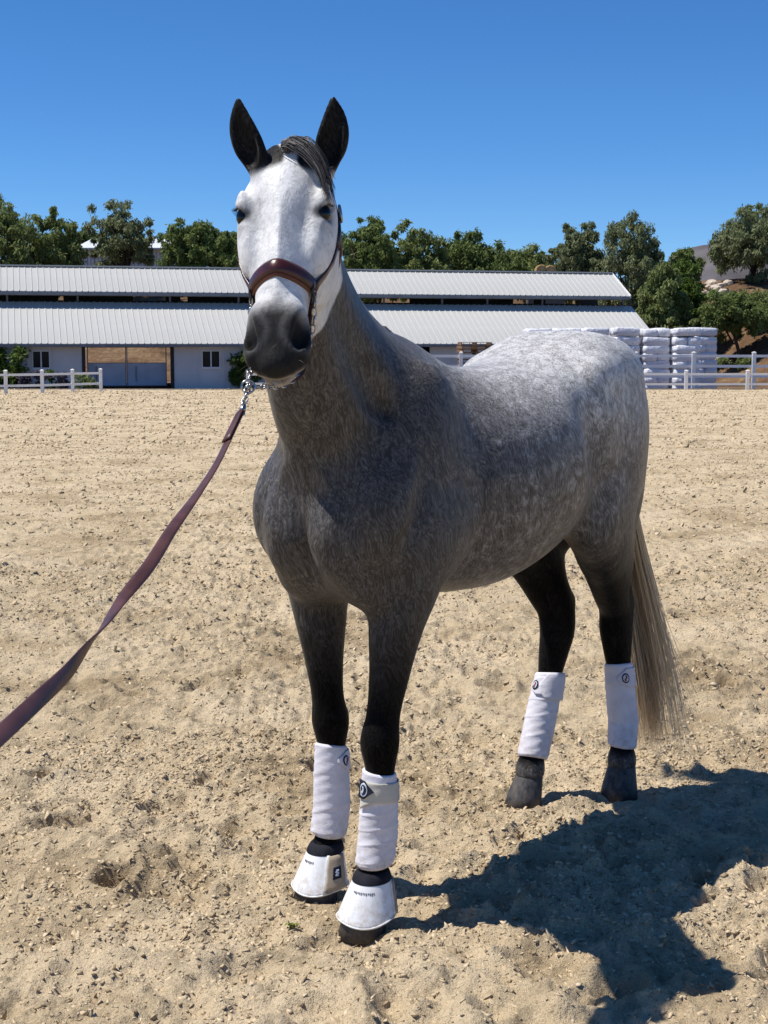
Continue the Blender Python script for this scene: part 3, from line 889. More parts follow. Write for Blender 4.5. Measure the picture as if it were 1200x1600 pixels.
for sg in (1, -1):
    e, nrm_ = ends[sg]
    rc = e + HA * 0.010 - HN * 0.010
    torus(rc, HS * sg, 0.019, 0.0035).build("ring", DARKM, halter, True)
    # cheek strap
    path = [side_point(t, n, sg) for t, n in ((0.345, -0.085), (0.31, -0.098), (0.27, -0.110), (0.22, -0.122), (0.17, -0.128), (0.12, -0.128), (0.07, -0.120), (0.03, -0.105), (0.0, -0.09))]
    P = smooth_path([rc + HS * sg * 0.002] + [p[0] for p in path], 1); N = [HS * sg] + [p[1] for p in path]
    strap(P, N, 0.021, 0.006).build("cheek_strap", LEATHER.m, halter, True)
    strap(P[4:7], N[4:7], 0.025, 0.011).build("buckle_keeper", DARKM, halter, True)
    bq, bn = side_point(0.115, -0.128, sg, 0.008)
    torus(bq, bn, 0.016, 0.003, sx=1.3, long=HA).build("buckle", STEEL, halter, True)
    # throat strap behind the jaw
    path = [side_point(t, n, sg, 0.006) for t, n in ((0.055, -0.115), (0.09, -0.150), (0.125, -0.19), (0.165, -0.225), (0.20, -0.250))]
    P = [p[0] for p in path]; N = [p[1] for p in path]
    for u in (0.75, 0.45, 0.15, 0.0):
        P.append(hp(0.235 + 0.02 * (1 - u), sg * 0.075 * u, -0.285)); N.append(HS * sg * u - HN * (1.05 - u))
    strap(smooth_path(P, 1), N, 0.019, 0.006).build("throat_strap", LEATHER.m, halter, True)
# crown strap over the poll, behind the ears
cp = []
for a in np.linspace(-1.25, 1.25, 17):
    c = hp(-0.005, 0, -0.10)
    d = -HA * math.cos(a) * 0.75 + HS * math.sin(a) - HN * 0.30 * math.cos(a); d /= np.linalg.norm(d)
    h = BVH.ray_cast(v3(c + d * 0.35), v3(-d), 0.35)
    cp.append(((np.array(h[0]) if h[0] is not None else c + d * 0.08) + d * 0.005, d))
strap(smooth_path([p for p, _ in cp], 2), [d for _, d in cp], 0.026, 0.006).build("crown_strap", LEATHER.m, halter, True)
# chin strap hanging loose under the lip
P = [ends[1][0] + HA * 0.012 - HN * 0.012, hp(0.42, 0.058, -0.120), hp(0.50, 0.048, -0.158), hp(0.552, 0.028, -0.172), hp(0.558, 0.0, -0.176), hp(0.552, -0.028, -0.172), hp(0.50, -0.048, -0.158), hp(0.42, -0.058, -0.120), ends[-1][0] + HA * 0.012 - HN * 0.012]
P = list(spline(P, 36)); ctr = hp(0.40, 0, -0.05)
strap(P, [p - ctr for p in P], 0.020, 0.006).build("chin_strap", LEATHER.m, halter, True)

# ------------------------------------------------------------------ lead rein: chain, snap and twisted leather strap
lead = empty("lead_rein")
tag(lead, "brown leather lead strap with a chain, stretched down to the lower left", "lead rein")
def to_w(p): return HORSE_M @ v3(p)
LINK = None
def chain(pts, nlinks, r=0.0021, Lk=0.0105, mat=STEEL):
    global LINK
    P = spline([list(p) for p in pts], nlinks)
    T = np.gradient(P, axis=0)
    if LINK is None:
        LINK = MB().tube([Vector((math.cos(a) * 0.0098, math.sin(a) * 0.0060, 0)) for a in np.linspace(0, 2 * math.pi, 17)[:-1]], 0.0021, 6, True).mesh("chain_link")
        LINK.polygons.foreach_set('use_smooth', np.ones(len(LINK.polygons), bool))
    for i in range(nlinks):
        o = bpy.data.objects.new("chain_link", LINK)
        if not LINK.materials: LINK.materials.append(mat)
        t = v3(T[i]).normalized()
        u = t.cross(Vector((0.2, 1, 0.1))).normalized(); w = t.cross(u)
        a = math.radians(45 + 90 * (i % 2) + 14 * i)
        u2 = u * math.cos(a) + w * math.sin(a); w2 = t.cross(u2)
        o.matrix_world = Matrix(((t.x, u2.x, w2.x, P[i][0]), (t.y, u2.y, w2.y, P[i][1]), (t.z, u2.z, w2.z, P[i][2]), (0, 0, 0, 1)))
        COL.objects.link(o)
        mw = o.matrix_world.copy(); o.parent = lead; o.matrix_world = mw
ringL = to_w(ends[-1][0] + HA * 0.030 - HN * 0.012)
ringR = to_w(ends[1][0] + HA * 0.022 - HN * 0.010)
A0 = pix(388, 604, 3.16)
chain([ringL, to_w(hp(0.44, -0.076, -0.125)), to_w(hp(0.49, -0.074, -0.15)), pix(391, 575, 3.25), A0], 15)
chain([A0, pix(410, 604, 3.21), pix(428, 605, 3.26), to_w(hp(0.545, 0.025, -0.165)), to_w(hp(0.49, 0.048, -0.155)), to_w(hp(0.42, 0.070, -0.110)), ringR], 22)
torus(A0, (0.3, -1, 0.2), 0.014, 0.0025).build("chain_ring", STEEL, lead, True)
S1 = pix(378, 644, 3.10)
chain([A0, pix(382, 627, 3.13), S1], 7)
MB().tube([S1 + (A0 - S1) * f for f in (0.0, 0.12, 0.22, 0.30)], [0.005, 0.0075, 0.006, 0.003], 10).build("swivel", STEEL, lead, True)
REIN = NT("brown_lead_leather", 0.42, 0.4)
rv = REIN.coords()
REIN.color(REIN.ramp(REIN.noise(rv, 16, 5), [(0.3, (0.050, 0.018, 0.015)), (0.7, (0.105, 0.042, 0.034))]))
REIN.bump(REIN.noise(rv, 300, 4), 0.3, 0.0012)
cps = [(377, 645, 3.10, 62), (362, 676, 3.03, 58), (337, 727, 2.90, 55), (310, 769, 2.78, 48), (271, 823, 2.61, 20), (229, 889, 2.42, 4), (194, 932, 2.31, 28), (161, 980, 2.18, 68), (136, 1011, 2.09, 104), (105, 1050, 1.98, 140), (58, 1095, 1.84, 165), (0, 1149, 1.69, 178), (-60, 1203, 1.55, 184), (-160, 1290, 1.38, 186)]
ctl = np.array([[*pix(a, b, d), math.radians(th)] for a, b, d, th in cps])
dd = np.concatenate([[0], np.cumsum(np.linalg.norm(np.diff(ctl[:, :3], axis=0), axis=1))])
Sx = hermite(np.linspace(0, dd[-1], 90), dd, ctl)
SP, TH = Sx[:, :3], Sx[:, 3]
ST = np.gradient(SP, axis=0); ST /= np.linalg.norm(ST, axis=1)[:, None]
base_n = np.array([0.15, -1.0, 0.25])
nr_ = []
for i in range(90):
    n0 = base_n - ST[i] * (base_n @ ST[i]); n0 /= np.linalg.norm(n0)
    b0 = np.cross(ST[i], n0)
    nr_.append(n0 * math.cos(TH[i]) + b0 * math.sin(TH[i]))
strap(SP, nr_, 0.0225, 0.0040).build("leather_strap", REIN.m, lead, True)
strap(SP[:7] + np.array(nr_[:7]) * 0.005, nr_[:7], 0.0215, 0.005).build("folded_loop", REIN.m, lead, True)

# ------------------------------------------------------------------ leg wraps
def cloth_mat(name, col, bscale=420):
    t = NT(name, 0.9, 0.1)
    v = t.coords(); vs = t.coords((0.35, 0.35, 1.0))
    clean = t.ramp(t.noise(v, 16, 5), [(0.32, tuple(c * 0.86 for c in col)), (0.62, col)])
    sz = t.n('ShaderNodeSeparateXYZ'); t.l(v, sz.inputs[0])
    dirt = t.math('MULTIPLY', t.ramp(t.noise(v, 38, 6, 0.7), [(0.42, 0.0), (0.72, 0.75)]), t.ramp(sz.outputs[2], [(0.14, 1.0), (0.30, 0.12)]))
    t.color(t.mix(dirt, clean, (0.34, 0.26, 0.17)))
    b = t.bump(t.noise(v, bscale, 3), 0.5, 0.002)
    t.bump(t.noise(vs, 34, 4), 0.5, 0.006, b)
    t.b.inputs['Sheen Weight'].default_value = 0.15
    return t.m
WRAP = cloth_mat("white_fleece", (0.72, 0.70, 0.76))
TAB = cloth_mat("cream_tab", (0.58, 0.55, 0.48), 700)
NAVY = simple_mat("navy_patch", (0.010, 0.012, 0.03), 0.6, 0.3, 0.2, 80)
EMBW = simple_mat("pale_thread", (0.55, 0.60, 0.68), 0.7, 0.2, 0.2, 200)
EMBR = simple_mat("red_thread", (0.28, 0.06, 0.06), 0.7, 0.2, 0.2, 200)
def leg_frame(rows, ztop, zbot):
    R = np.array(rows)
    order = np.argsort(R[:, 2])
    def at(z):
        return np.array([np.interp(z, R[order, 2], R[order, c]) for c in range(6)])
    return at
def wrap(rows, z0, z1, name, label, r0, r1, seed, tab, pitch):
    """z0 top, z1 bottom; tab = (kind, angle of emblem)."""
    at = leg_frame(rows, z0, z1)
    root = empty("leg_wrap"); root.matrix_world = HORSE_M
    tag(root, label, "leg wrap", "white wraps on the horse's legs")
    rg = np.random.default_rng(seed)
    ax_t, ax_b = at(z0)[:3], at(z1)[:3]
    nz, na = 110, 48
    ph = rg.random() * 6
    def surf(u, ang, off=0.0):
        z = z0 + (z1 - z0) * u
        r = at(z)
        base = max(r0 + (r1 - r0) * min(1, u * 1.15) + 0.003 * math.sin(u * math.pi), 0)
        turn = (u * (z0 - z1) / pitch + ang / (2 * math.pi) + 0.30 * math.sin(u * 5 + ph) + 0.06 * math.sin(ang * 2 + u * 9)) % 1.0
        lay = 0.0016 * (max(0.0, (turn - 0.72) / 0.245) ** 1.5 if turn < 0.965 else (1 - turn) / 0.035) * min(1, u * 3 + .2)
        wr = 0.00025 * math.sin(ang * 2 + u * 23 + ph) * math.sin(u * 31 + ang * 1.3) + 0.0004 * math.sin(ang * 5 + u * 60 + ph * 2)
        taper = 0.0
        if u < 0.02: taper = -0.005 * (1 - u / 0.02)
        if u > 0.97: taper = -0.006 * (u - 0.97) / 0.03
        rad = base + lay + wr + taper + off
        cx, cy = r[0], r[1]
        sl = (ax_t[0] - ax_b[0]) / (ax_t[2] - ax_b[2])
        edge = 0.006 * math.sin(ang + ph) * (1 - u) ** 3 + 0.006 * math.cos(ang * 1 + ph) * u ** 6
        px, py = math.cos(ang) * rad * 1.06, math.sin(ang) * rad
        return Vector((cx + px, cy + py, z - sl * px * 0.8 + edge))
    rings = [[surf(i / nz, 2 * math.pi * k / na) for k in range(na)] for i in range(nz + 1)]
    def inset(u, dr, dz):
        return [surf(u, 2 * math.pi * k / na, dr) + Vector((0, 0, dz)) for k in range(na)]
    rings = [inset(0, -0.010, -0.012)] + rings + [inset(1, -0.012, 0.012)]
    MB().rings(rings).build("bandage", WRAP, root, True)
    def patch(nm, mat, fn, a0, a1, u0, u1, off, n=18, m=10, th=0.0022):
        """Sheet over the wrap; fn(s, t) -> keep point shape by bending the outline."""
        top, bot = [], []
        for i in range(m + 1):
            for k in range(n + 1):
                s_, t_ = k / n, i / m
                s2, t2 = fn(s_, t_)
                a = a0 + (a1 - a0) * s2; u = u0 + (u1 - u0) * t2
                top.append(surf(u, a, off + th)); bot.append(surf(u, a, off))
        N = len(top); f = []
        g = lambda i, k: i * (n + 1) + k
        for i in range(m):
            for k in range(n):
                f.append((g(i, k), g(i, k + 1), g(i + 1, k + 1), g(i + 1, k)))
                f.append((N + g(i, k), N + g(i + 1, k), N + g(i + 1, k + 1), N + g(i, k + 1)))
        for k in range(n):
            f.append((g(0, k), N + g(0, k), N + g(0, k + 1), g(0, k + 1)))
            f.append((g(m, k), g(m, k + 1), N + g(m, k + 1), N + g(m, k)))
        for i in range(m):
            f.append((g(i, 0), g(i + 1, 0), N + g(i + 1, 0), N + g(i, 0)))
            f.append((g(i, n), N + g(i, n), N + g(i + 1, n), g(i + 1, n)))
        return MB().add(top + bot, f).build(nm, mat, root, True)
    rect = lambda s, t: (s, t)
    point_start = lambda s, t: (s if s > 0.22 else 0.22 * (1 - (1 - s / 0.22) * (1 - abs(2 * t - 1))) if False else s, t if s > 0.22 else 0.5 + (t - 0.5) * (0.12 + 0.88 * s / 0.22))
    disc = lambda s, t: (0.5 + 0.5 * (2 * s - 1) * math.sqrt(max(0, 1 - (2 * t - 1) ** 2 * 0.98)), t)
    dia = lambda s, t: (s, 0.5 + (t - 0.5) * (1.0 if s < 0.45 else max(0.04, 1 - (s - 0.45) / 0.55)))
    kind, ea = tab
    ea = math.radians(ea)
    if kind == 'diamond':
        patch("fastening_tab", TAB, lambda s, t: (s, t if s > 0.25 else t + (0.55 * (1 - s / 0.25)) * t * 0.8), ea - 0.30, ea + 2.9, 0.085, 0.30, 0.0035)
        patch("emblem_patch", NAVY, dia, ea - 0.42, ea + 0.52, 0.085, 0.275, 0.0065)
        patch("emblem_oval", EMBW, disc, ea - 0.26, ea + 0.20, 0.105, 0.250, 0.0090, th=0.0008)
        patch("emblem_field", NAVY, disc, ea - 0.19, ea + 0.14, 0.123, 0.232, 0.0102, th=0.0008)
        patch("emblem_mark", EMBW, lambda s, t: (0.5 + (s - .5) * (0.5 + 0.5 * t) + 0.28 * math.sin(t * 5.0), t), ea - 0.10, ea + 0.02, 0.140, 0.215, 0.0114, 6, 8, 0.0008)
    else:
        patch("fastening_tab", WRAP, point_start, ea - 0.55, ea + 2.6, 0.05, 0.27, 0.0030)
        if kind == 'flap':
            patch("folded_corner", WRAP, point_start, ea + 0.35, ea + 2.2, 0.0, 0.31, 0.0065)
        patch("emblem_ring", NAVY, disc, ea - 0.24, ea + 0.24, 0.10, 0.215, 0.0062, th=0.0008)
        patch("emblem_disc", EMBW, disc, ea - 0.17, ea + 0.17, 0.115, 0.200, 0.0074, th=0.0008)
        patch("emblem_mark", EMBR, lambda s, t: (0.5 + (s - .5) * 0.8 + 0.3 * math.sin(t * 6), t), ea - 0.07, ea + 0.07, 0.125, 0.190, 0.0086, 6, 8, 0.0008)
    return root
wrap(LEG_LF, 0.420, 0.165, 'LF', "white leg wrap with a navy diamond emblem, on the front leg nearest the camera", 0.0445, 0.0505, 1, ('diamond', -6), 0.052)
wrap(LEG_RF, 0.430, 0.172, 'RF', "white leg wrap on the front leg left of the one with the navy emblem", 0.0445, 0.0500, 2, ('round', 92), 0.085)
wrap(LEG_LH, 0.452, 0.158, 'LH', "white leg wrap on the hind leg beside the blond tail", 0.0480, 0.0500, 3, ('round', 52), 0.11)
wrap(LEG_RH, 0.432, 0.148, 'RH', "white leg wrap on the hind leg seen under the belly, with a folded corner", 0.0480, 0.0510, 4, ('flap', -14), 0.055)

# ------------------------------------------------------------------ bell boots on the front hooves
BOOT = NT("white_boot_shell", 0.38, 0.45)
bv = BOOT.coords()
bsz = BOOT.n('ShaderNodeSeparateXYZ'); BOOT.l(bv, bsz.inputs[0])
bdirt = BOOT.math('MULTIPLY', BOOT.ramp(BOOT.noise(bv, 45, 7, 0.72), [(0.40, 0.0), (0.70, 0.9)]), BOOT.ramp(bsz.outputs[2], [(0.035, 1.0), (0.13, 0.18)]))
BOOT.color(BOOT.mix(bdirt, (0.78, 0.79, 0.81), (0.46, 0.37, 0.26)))
BOOT.bump(BOOT.noise(bv, 20, 3), 0.15, 0.004)
NEOP = simple_mat("black_neoprene", (0.012, 0.012, 0.018), 0.8, 0.2, 0.4, 40, 0.3, 300, 0.001)
TANV = cloth_mat("tan_hook_and_loop", (0.40, 0.33, 0.25), 600)
INK = simple_mat("grey_print", (0.10, 0.10, 0.12), 0.6, 0.2, 0.1, 50)
def bell_boot(rows, turn, label, strap_ang, text_ang, nch):
    at = leg_frame(rows, 0.2, 0.0)
    root = empty("bell_boot"); root.matrix_world = HORSE_M
    tag(root, label, "bell boot", "white bell boots on the front hooves")
    zt, zb = 0.138, 0.036
    tx = at(zt); bx = at(0.1)
    ct = np.array([tx[0] + 0.001, tx[1]]); cb = np.array([bx[0] + 0.016, bx[1]])
    def surf(u, ang, off=0.0):
        z = zt + (zb - zt) * u
        c = ct + (cb - ct) * u
        r = 0.0490 + (0.0810 - 0.0490) * (u ** 0.92) + 0.003 * (u > 0.93) * 0
        lump = 1 + 0.015 * math.sin(2 * ang + turn)
        tiltz = -0.006 * math.cos(ang - 0.4) * u + 0.004 * math.sin(ang * 3 + turn * 9) * u * u
        return Vector((c[0] + math.cos(ang) * (r * lump + off) * (1.03), c[1] + math.sin(ang) * (r * lump + off) * 0.97, z + tiltz))
    na = 56
    rings = [[surf(u, 2 * math.pi * k / na) for k in range(na)] for u in np.linspace(0, 1, 14)]
    rings += [[surf(u, 2 * math.pi * k / na, -0.005) for k in range(na)] for u in np.linspace(1, 0, 6)]
    MB().rings(rings, True).build("shell", BOOT.m, root, True)
    rim = MB().tube([surf(0.985, 2 * math.pi * k / na, 0.0008) for k in range(na)], 0.0024, 6, True).build("stitched_rim", BOOT.m, root, True)
    col = [[surf(u, 2 * math.pi * k / na, o) for k in range(na)] for u, o in ((0.10, 0.001), (0.04, 0.003), (-0.06, 0.003), (-0.13, 0.001), (-0.15, -0.004), (-0.10, -0.012), (0.05, -0.014))]
    MB().rings(col, False, False).build("padded_collar", NEOP, root, True)
    def sheet(nm, mat, a0, a1, u0, u1, off, th, n=14, m=8, wob=0.0):
        top = [surf(u0 + (u1 - u0) * i / m, a0 + (a1 - a0) * k / n + wob * math.sin(i * 1.7), off + th) for i in range(m + 1) for k in range(n + 1)]
        bot = [surf(u0 + (u1 - u0) * i / m, a0 + (a1 - a0) * k / n + wob * math.sin(i * 1.7), off - 0.001) for i in range(m + 1) for k in range(n + 1)]
        N = len(top); g = lambda i, k: i * (n + 1) + k; f = []
        for i in range(m):
            for k in range(n):
                f.append((g(i, k), g(i, k + 1), g(i + 1, k + 1), g(i + 1, k))); f.append((N + g(i, k), N + g(i + 1, k), N + g(i + 1, k + 1), N + g(i, k + 1)))
        for k in range(n):
            f.append((g(0, k), N + g(0, k), N + g(0, k + 1), g(0, k + 1))); f.append((g(m, k), g(m, k + 1), N + g(m, k + 1), N + g(m, k)))
        for i in range(m):
            f.append((g(i, 0), g(i + 1, 0), N + g(i + 1, 0), N + g(i, 0))); f.append((g(i, n), N + g(i, n), N + g(i + 1, n), g(i + 1, n)))
        return MB().add(top + bot, f).build(nm, mat, root, True)
    sheet("fastening_strap", TANV, strap_ang, strap_ang + 0.85, 0.10, 0.93, 0.002, 0.006, wob=0.02)
    sheet("strap_edge", BOOT.m, strap_ang - 0.07, strap_ang + 0.06, 0.08, 0.97, 0.001, 0.003)
    sheet("logo_patch", NAVY, strap_ang + 0.24, strap_ang + 0.62, 0.36, 0.66, 0.008, 0.001)
    sheet("logo_mark", EMBW, strap_ang + 0.36, strap_ang + 0.48, 0.43, 0.59, 0.009, 0.001, wob=0.03)
    mb = MB()
    for i in range(nch):                                       # a row of tiny worn letters, too small to read
        a = text_ang + i * 0.082
        hgt = 0.036 + 0.010 * ((i * 7) % 3)
        top = [surf(0.245, a, 0.0012), surf(0.245, a + 0.040, 0.0012), surf(0.245 + hgt, a + 0.046, 0.0012), surf(0.245 + hgt, a + 0.006, 0.0012)]
        bot = [surf(0.245, a, -0.0005), surf(0.245, a + 0.040, -0.0005), surf(0.245 + hgt, a + 0.046, -0.0005), surf(0.245 + hgt, a + 0.006, -0.0005)]
        mb.add(top + bot, [(0, 1, 2, 3), (7, 6, 5, 4), (0, 4, 5, 1), (1, 5, 6, 2), (2, 6, 7, 3), (3, 7, 4, 0)])
    mb.build("printed_lettering", INK, root)
bell_boot(LEG_LF, 0.3, "white bell boot on the nearest front hoof, below the navy emblem wrap", math.radians(112), math.radians(-10), 13)
bell_boot(LEG_RF, 1.1, "white bell boot with its tan strap and dark logo patch facing the camera", math.radians(50), math.radians(-25), 8)
# ------------------------------------------------------------------ ground: the arena's churned sand, the yard below it and the dry hill behind
_LAT = np.random.default_rng(5).random((256, 256)).astype(np.float32)
def vnoise(x, y, lam, seed=0):
    x = x / lam + seed * 17.31; y = y / lam + seed * 9.77
    i, j = np.floor(x).astype(int), np.floor(y).astype(int)
    u, v = x - i, y - j
    u = u * u * (3 - 2 * u); v = v * v * (3 - 2 * v)
    g = lambda a, b: _LAT[a & 255, b & 255]
    return (g(i, j) * (1 - u) + g(i + 1, j) * u) * (1 - v) + (g(i, j + 1) * (1 - u) + g(i + 1, j + 1) * u) * v - 0.5
FEET = [np.array(HORSE_M @ Vector((a, b, 0)))[:2] for a, b in HOOF_AT.values()]
ARENA_END = 52.4
prng = np.random.default_rng(21)
PRINTS = []
for _ in range(520):
    yy = 2.6 + 24 * prng.random() ** 1.5
    xx = prng.normal(0, 0.42) * (yy * 0.5 + 2.5)
    PRINTS.append((xx, yy, prng.uniform(0.045, 0.085), prng.uniform(0.015, 0.045), prng.uniform(0, math.pi)))
PRINTS += [(-0.62, 4.30, 0.060, 0.055, 0.3), (-0.42, 4.36, 0.055, 0.045, 0.1), (-0.36, 4.33, 0.05, 0.04, 0.5), (-0.78, 4.12, 0.05, 0.05, 1.0), (-0.10, 3.70, 0.07, 0.035, 0.2), (0.32, 3.95, 0.07, 0.04, 0.4), (0.5, 4.25, 0.07, 0.05, 0.4)]
def sand_height(x, y):
    warp = 0.03 * vnoise(x, y, 0.2, 9)
    h = 0.026 * vnoise(x, y, 1.3, 1) + 0.022 * vnoise(x + warp, y, 0.33, 2)
    rid = np.abs(vnoise(x + warp, y - warp, 0.11, 3)) * 2
    h = h + 0.030 * (0.5 - rid) + 0.025 * vnoise(x - warp, y, 0.075, 4)
    patch = np.clip(vnoise(x, y, 0.9, 7) * 2.2 + 0.65, 0.35, 1)
    h = h + patch * (0.030 * (0.5 - 2 * np.abs(vnoise(x, y + warp, 0.047, 5))) + 0.018 * (0.5 - 2 * np.abs(vnoise(x + warp, y, 0.026, 6))))
    h = h * (0.18 + 0.82 * np.clip((28 - y) / 18, 0, 1))
    shp = h.shape
    for px, py, r, d, a in PRINTS:
        m = (np.abs(x - px) < 4 * r) & (np.abs(y - py) < 4 * r)
        if not m.any(): continue
        dx, dy = x[m] - px, y[m] - py
        u = (dx * math.cos(a) + dy * math.sin(a)) / 1.35; v = -dx * math.sin(a) + dy * math.cos(a)
        q = np.sqrt(u * u + v * v) / r * (1 + 0.5 * vnoise(x[m], y[m], 0.05, 8))
        h[m] += -d * np.exp(-(q ** 4)) + 0.45 * d * np.exp(-((q - 1.35) / 0.38) ** 2)
    for f in FEET:
        q = np.sqrt((x - f[0]) ** 2 + (y - f[1]) ** 2)
        w = np.exp(-(q / 0.10) ** 4)
        h = h * (1 - 0.85 * w) - 0.004 * w + 0.004 * np.exp(-((q - 0.125) / 0.03) ** 2) * (1 + vnoise(x, y, 0.06, 3)) - 0.004 * np.exp(-(q / 0.2) ** 4)
    return h
def graded(a):
    return axis_spacing(a).astype(np.float64)
gy_ = graded([(-8, 2.6, 0.35), (2.6, 3.2, 0.03), (3.2, 5.6, 0.0095), (5.6, 8.5, 0.017), (8.5, 13, 0.034), (13, 24, 0.075), (24, ARENA_END, 0.25)])
half = graded([(0, 1.35, 0.0105), (1.35, 2.2, 0.017), (2.2, 4.2, 0.04), (4.2, 14, 0.13), (14, 18, 0.4), (18, 60, 1.5)])
gx_ = np.concatenate([-half[:0:-1], half])
XX, YY = np.meshgrid(gx_, gy_)
HH = sand_height(XX, YY)
nx, ny = len(gx_), len(gy_)
idx = (np.arange(ny - 1)[:, None] * nx + np.arange(nx - 1)[None, :]).ravel()
quads = np.stack([idx, idx + 1, idx + nx + 1, idx + nx], 1)
SAND = NT("arena_sand", 0.95, 0.08)
sv = SAND.coords()
c1 = SAND.ramp(SAND.noise(sv, 1.1, 6, 0.6), [(0.32, (0.36, 0.270, 0.162)), (0.48, (0.545, 0.432, 0.280)), (0.68, (0.63, 0.510, 0.348))])
c2 = SAND.ramp(SAND.noise(sv, 55, 6, 0.7), [(0.30, 0.5), (0.44, 1.0), (0.75, 1.1)])  # fine dark specks painted in for the shadowed crevices between crumbs
c3 = SAND.ramp(SAND.noise(SAND.coords((1, 0.45, 1)), 9, 6, 0.75), [(0.34, 0.42), (0.49, 1.0)])
sc_ = SAND.mix(1.0, c1, c2, 'MULTIPLY'); sc_ = SAND.mix(0.8, sc_, c3, 'MULTIPLY')
SAND.color(sc_)
b_ = SAND.bump(SAND.noise(SAND.coords((1, 0.5, 1)), 11, 6, 0.75), 0.8, 0.05)
b_ = SAND.bump(SAND.noise(sv, 60, 5, 0.72), 0.8, 0.012, b_)
SAND.bump(SAND.noise(sv, 260, 3, 0.7), 0.6, 0.004, b_)
ground = link("arena_ground", mesh_np("arena_ground", np.stack([XX, YY, HH], 2).reshape(-1, 3), quads), SAND.m, None, True)
tag(ground, kind="structure")

# crumbs and flakes of crusted sand lying on it
def flakes(n, ylo, yhi, smin, smax, seed, spread):
    r = np.random.default_rng(seed)
    y = ylo + (yhi - ylo) * r.random(n) ** 0.8
    x = (r.random(n) * 2 - 1) * (0.30 * y + spread)
    keep = vnoise(x, y, 0.5, 12) + 0.6 * vnoise(x, y, 0.17, 13) + r.random(n) * 0.9 > 0.25
    for f in FEET: keep &= (x - f[0]) ** 2 + (y - f[1]) ** 2 > 0.075 ** 2
    x, y = x[keep], y[keep]; n = len(x)
    z = sand_height(x.copy(), y.copy())
    s = smin + (smax - smin) * r.random(n) ** 2.2
    a = r.random(n) * 2 * math.pi; el = 0.28 + 0.5 * r.random(n)
    K = 4
    ang = a[:, None] + np.linspace(0, 2 * math.pi, K + 1)[None, :-1] + r.normal(0, 0.32, (n, K))
    rad = s[:, None] * (0.6 + 0.8 * r.random((n, K)))
    ca, sa = np.cos(a)[:, None], np.sin(a)[:, None]
    lx, ly = np.cos(ang) * rad, np.sin(ang) * rad * el[:, None]
    rx, ry = lx * ca - ly * sa, lx * sa + ly * ca
    tx, ty = r.normal(0, 0.45, (n, 1)), r.normal(0, 0.45, (n, 1))
    th = s * (0.10 + 0.28 * r.random(n))
    bz = z[:, None] + np.zeros((n, K)) - s[:, None] * 0.25
    tz = z[:, None] + th[:, None] * 0.35 + rx * tx + ry * ty
    top = np.stack([x[:, None] + rx, y[:, None] + ry, tz], 2)
    bot = np.stack([x[:, None] + rx * 0.7, y[:, None] + ry * 0.7, bz], 2)
    apex = np.stack([x + rx.mean(1), y + ry.mean(1), tz.mean(1) + th * 0.25], 1)[:, None, :]
    V_ = np.concatenate([top, bot, apex], 1).reshape(-1, 3)
    o = (np.arange(n) * (2 * K + 1))[:, None]
    T = []
    for k in range(K):
        l = (k + 1) % K
        T.append(np.concatenate([o + k, o + l, o + 2 * K], 1))
        T.append(np.concatenate([o + K + k, o + K + l, o + l], 1))
        T.append(np.concatenate([o + K + k, o + l, o + k], 1))
    return V_, np.concatenate(T), np.repeat(r.random(n), 2 * K + 1)
parts_ = [flakes(62000, 3.1, 5.8, 0.0035, 0.0145, 31, 0.35), flakes(44000, 5.4, 10.5, 0.0045, 0.019, 32, 0.4), flakes(32000, 9.5, 24, 0.009, 0.036, 33, 0.5), flakes(34000, 22, 52, 0.018, 0.065, 34, 0.5)]
off = 0; VV, TT, CC = [], [], []
for v_, t_, c_ in parts_:
    VV.append(v_); TT.append(t_ + off); CC.append(c_); off += len(v_)
crumb_me = mesh_np("sand_crumbs", np.concatenate(VV), np.concatenate(TT))
ca_ = crumb_me.color_attributes.new('tone', 'FLOAT_COLOR', 'POINT'); cc_ = np.concatenate(CC)
ca_.data.foreach_set('color', np.stack([cc_, cc_, cc_, np.ones_like(cc_)], 1).astype(np.float32).ravel())
CRUMB = NT("sand_crumb", 0.95, 0.08)
at_ = CRUMB.n('ShaderNodeAttribute', attribute_name='tone')
cb_ = CRUMB.ramp(at_.outputs['Fac'], [(0.0, (0.34, 0.250, 0.150)), (0.3, (0.51, 0.400, 0.258)), (1.0, (0.62, 0.50, 0.340))])
CRUMB.color(CRUMB.mix(0.8, cb_, CRUMB.ramp(CRUMB.noise(CRUMB.coords(), 90, 4), [(0.3, 0.6), (0.6, 1.05)]), 'MULTIPLY'))
tag(link("sand_crumbs", crumb_me, CRUMB.m), "crumbs and flakes of pale crusted sand strewn over the arena", "sand", kind="stuff")

# small green weed by the front hooves
WEED = NT("weed_leaf", 0.6, 0.2); WEED.color((0.16, 0.19, 0.03))
wb = MB(); wr_ = random.Random(4)
wp = pix(455, 1488, 3.78); wz = 0.004
for k in range(12):
    a = wr_.random() * 6.28; L = wr_.uniform(0.012, 0.03); c, s = math.cos(a), math.sin(a); h = wr_.uniform(0.006, 0.02)
    p = [(0, -0.002, 0), (L * .5, -0.006, h), (L, 0, h * .8), (L * .5, 0.006, h)]
    wb.add([(wp.x + u * c - v * s, wp.y + u * s + v * c, wz + w) for u, v, w in p], [(0, 1, 2, 3)])
tag(wb.build("weed", WEED.m), "tiny green weed in the sand left of the nearest hoof", "weed")

